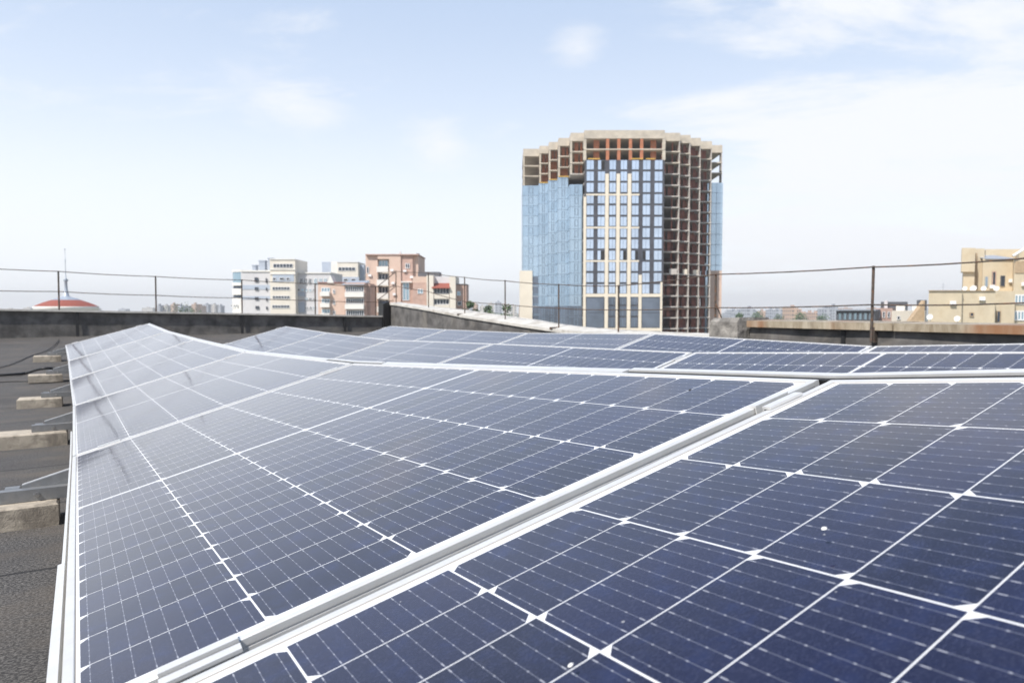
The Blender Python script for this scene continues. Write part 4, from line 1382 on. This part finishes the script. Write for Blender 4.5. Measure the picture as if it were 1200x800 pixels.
def dome():
    Y = 120.0
    c = at(78, 360, Y)
    r = (at(113, 358, Y).x - at(44, 358, Y).x) / 2 * .95
    t = thing('domed_hall', (c.x, Y, GZ), 'round hall with a shallow red dome and thin grey spire beyond the left parapet', 'domed building')
    cc = (c.x, Y, 0)
    zb = at(78, 359.2, Y).z; zt = at(78, 348.8, Y).z
    b = MB(); b.lathe(cc, [(r * .9, GZ), (r * .9, zb - .9), (r * .97, zb - .9), (r * 1.01, zb - .2), (r * 1.01, zb), (r * .98, zb + .02)], 48); b.build('drum', M['white'], t)
    hgt = zt - zb
    b = MB(); b.lathe(cc, [(r, zb + .03)] + [(r * (1 - k) ** .62 if k < 1 else 0, zb + .03 + hgt * k) for k in np.linspace(.05, .72, 8)], 48); b.build('dome', M['tile'], t)
    rt = r * (1 - .72) ** .62
    b = MB(); b.lathe(cc, [(rt * 1.02, zb + .03 + hgt * .72), (rt * .8, zb + hgt * .9), (rt * .4, zb + hgt * 1.06), (rt * .2, zb + hgt * 1.2), (rt * .12, at(78, 338, Y).z), (rt * .10, at(78, 330, Y).z), (rt * .2, at(78, 328.5, Y).z), (rt * .05, at(78, 326, Y).z), (.05, at(78, 318, Y).z), (.04, at(78, 306, Y).z), (.14, at(78, 305, Y).z), (.03, at(78, 304, Y).z), (.03, at(78, 293, Y).z), (.12, at(78, 292, Y).z), (0, at(78, 291, Y).z)], 16); b.build('spire', M['zinc'], t)
    b = MB(); q = at(58, 358, Y + 4); b.tube([q - Vector((0, 0, 1)), at(57, 352, Y + 4)], .06, 5); b.build('mast', M['zinc'], t)


def aircons(h, spots):
    for x, y, dy in spots:
        b = MB(); xa = h.x(x, dy); z = h.z(y, dy)
        b.box(xa, xa + .85, h.Y + dy - .42, h.Y + dy - .17, z, z + .6); b.build('air_conditioner', M['frame'], h.t)


white_block(); white_block_two(); salmon_low(); salmon_tower(); salmon_wing(); sand_house(); far_right_roofs(); dome()
for x, y, Y, r, lab in ((1131, 342.5, 114, .36, 'white satellite dish at the left end of the terrace row'), (1141, 342.5, 115, .5, 'largest white satellite dish, second along the terrace'),
                        (1153, 342.5, 115, .42, 'white satellite dish in front of the drain pipe'), (1168, 342.5, 116.2, .42, 'white satellite dish at the right end of the terrace row'),
                        (1090, 376, 109, .45, 'low white satellite dish by the slanted stair roof'), (1122, 378, 109, .45, 'low white satellite dish below the terrace wall')):
    dish(x, y, Y, r, lab)
b = MB(); p = at(1105, 341, 113)
b.tube([p, p + Vector((0, 0, 1.3))], .03, 5); b.tube([p + Vector((-.35, 0, .95)), p + Vector((.35, 0, .95))], .02, 4); b.tube([p + Vector((-.25, 0, .6)), p + Vector((.25, 0, .6))], .02, 4)
tag(b.build('roof_antenna', M['zinc'], None, p), 'thin television antenna on the left terrace of the sand coloured house', 'antenna')

# ------------------------------------------------------------------ distant town
FARM = [far_material('far_pale_wall', (.55, .52, .48), (.2, .22, .26), 4, 3), far_material('far_grey_wall', (.38, .40, .44), (.16, .18, .22), 5, 3), far_material('far_warm_wall', (.5, .36, .28), (.2, .17, .16), 4, 3)]


def far_town():
    rr = random.Random(21)
    spots = []
    for x in range(186, 262, 8):
        spots.append((x + rr.uniform(-1.5, 1.5), rr.uniform(3.5, 6.5), rr.uniform(356.2, 358.4), rr.uniform(900, 1150)))
    for x in range(852, 985, 9):
        spots.append((x + rr.uniform(-2, 2), rr.uniform(4, 9), rr.uniform(358, 367), rr.uniform(500, 760)))
    for x in range(548, 612, 9):
        spots.append((x + rr.uniform(-1, 1), rr.uniform(5, 8), rr.uniform(354, 359), rr.uniform(750, 950)))
    for x in list(range(-40, 180, 26)) + list(range(1000, 1200, 30)):
        spots.append((x + rr.uniform(-8, 8), rr.uniform(8, 14), rr.uniform(360.5, 362.5), rr.uniform(1200, 1900)))
    for x, w, yt, Y in spots:
        p = at(x, 362, Y); hw = w / 2 * Y / F_PX; zt = at(x, yt, Y).z
        b = MB(); dpt = rr.uniform(12, 22)
        b.box(p.x - hw, p.x + hw, Y, Y + dpt, GZ, zt)
        b.box(p.x - hw * .35, p.x + hw * .2, Y + 3, Y + 8, zt + .003, zt + 2.2)
        o = b.build('distant_building', FARM[rr.randrange(3)], None, (p.x, Y, GZ))
        where = 'left of the white flats' if x < 270 else 'between the salmon flats and the tower' if x < 620 else 'right of the tower'
        tag(o, 'hazy distant building on the horizon %s' % where, 'building', 'hazy buildings on the horizon %s' % where)
far_town()


def tree(x, Y, ytop, wpx, label, group, seed, dens=700):
    rr = random.Random(seed)
    p = at(x, 362, Y); zt = at(x, ytop, Y).z; rad = wpx / 2 * Y / F_PX
    H = zt - GZ
    t = thing('tree', (p.x, Y, GZ), label, 'tree', group)
    b = MB(); b.tube([(p.x, Y, GZ), (p.x + .2, Y, GZ + H * .4), (p.x, Y + .2, GZ + H * .75)], [.4, .3, .1], 7)
    cl = []
    for i in range(9):
        a = rr.uniform(0, 6.28); k = rr.uniform(.1, .62)
        q = Vector((p.x + math.cos(a) * rad * k, Y + math.sin(a) * rad * k, GZ + H * rr.uniform(.62, .9)))
        cl.append((q, rad * rr.uniform(.3, .5)))
        b.tube([(p.x + .1, Y, GZ + H * rr.uniform(.38, .6)), q], [.14, .03], 5)
    cl.append((Vector((p.x, Y, zt - rad * .35)), rad * .35))
    b.build('trunk', M['bark'], t)
    f = MB()
    for i in range(dens):
        q, r0 = rr.choice(cl)
        d = Vector((rr.gauss(0, 1), rr.gauss(0, 1), rr.gauss(0, .8))).normalized()
        c = q + d * r0 * rr.uniform(.55, 1.08)
        s = rr.uniform(.18, .42) * max(1, Y / 260)
        u = Vector((rr.gauss(0, 1), rr.gauss(0, 1), rr.gauss(0, 1))).normalized(); v = u.orthogonal().normalized()
        f.add([c - u * s, c + v * s * .6, c + u * s, c - v * s * .6], [(0, 1, 2, 3)])
    f.build('crown', M['leaf'], t)


TL = ['round green tree just right of the low brick flats', 'bushy green tree between the brick flats and the tower', 'darker green tree close to the left foot of the tower']
for i, (x, Y, yt, w) in enumerate(((551, 165, 352.5, 26), (572, 175, 357.5, 30), (594, 185, 355.5, 30))):
    tree(x, Y, yt, w, TL[i], 'trees left of the tower', 40 + i, 1500)
tree(216, 420, 359.3, 60, 'distant tree just showing above the left parapet', 'trees beyond the left parapet', 60, 500)

for i, (x, yt, w, Y) in enumerate(((868, 366, 20, 420), (889, 364.5, 24, 470), (912, 367, 18, 400), (938, 366, 22, 460), (962, 368, 20, 430))):
    tree(x, Y, yt, w, 'hazy tree among the distant houses right of the tower', 'hazy trees right of the tower', 80 + i, 420)

# ------------------------------------------------------------------ air
hz_m = bpy.data.materials.new('summer_haze')
hz_m.use_nodes = True
nt = hz_m.node_tree
nt.nodes.remove(nt.nodes['Principled BSDF'])
pv = nt.nodes.new('ShaderNodeVolumePrincipled')
pv.inputs['Color'].default_value = (1, 1, 1, 1)
pv.inputs['Density'].default_value = .0003
pv.inputs['Anisotropy'].default_value = .2
nt.links.new(pv.outputs[0], nt.nodes['Material Output'].inputs['Volume'])
b = MB(); b.box(-2650, 2650, -950, 3050, -19.6, 56)
o = b.build('haze', hz_m)
o['kind'] = 'stuff'
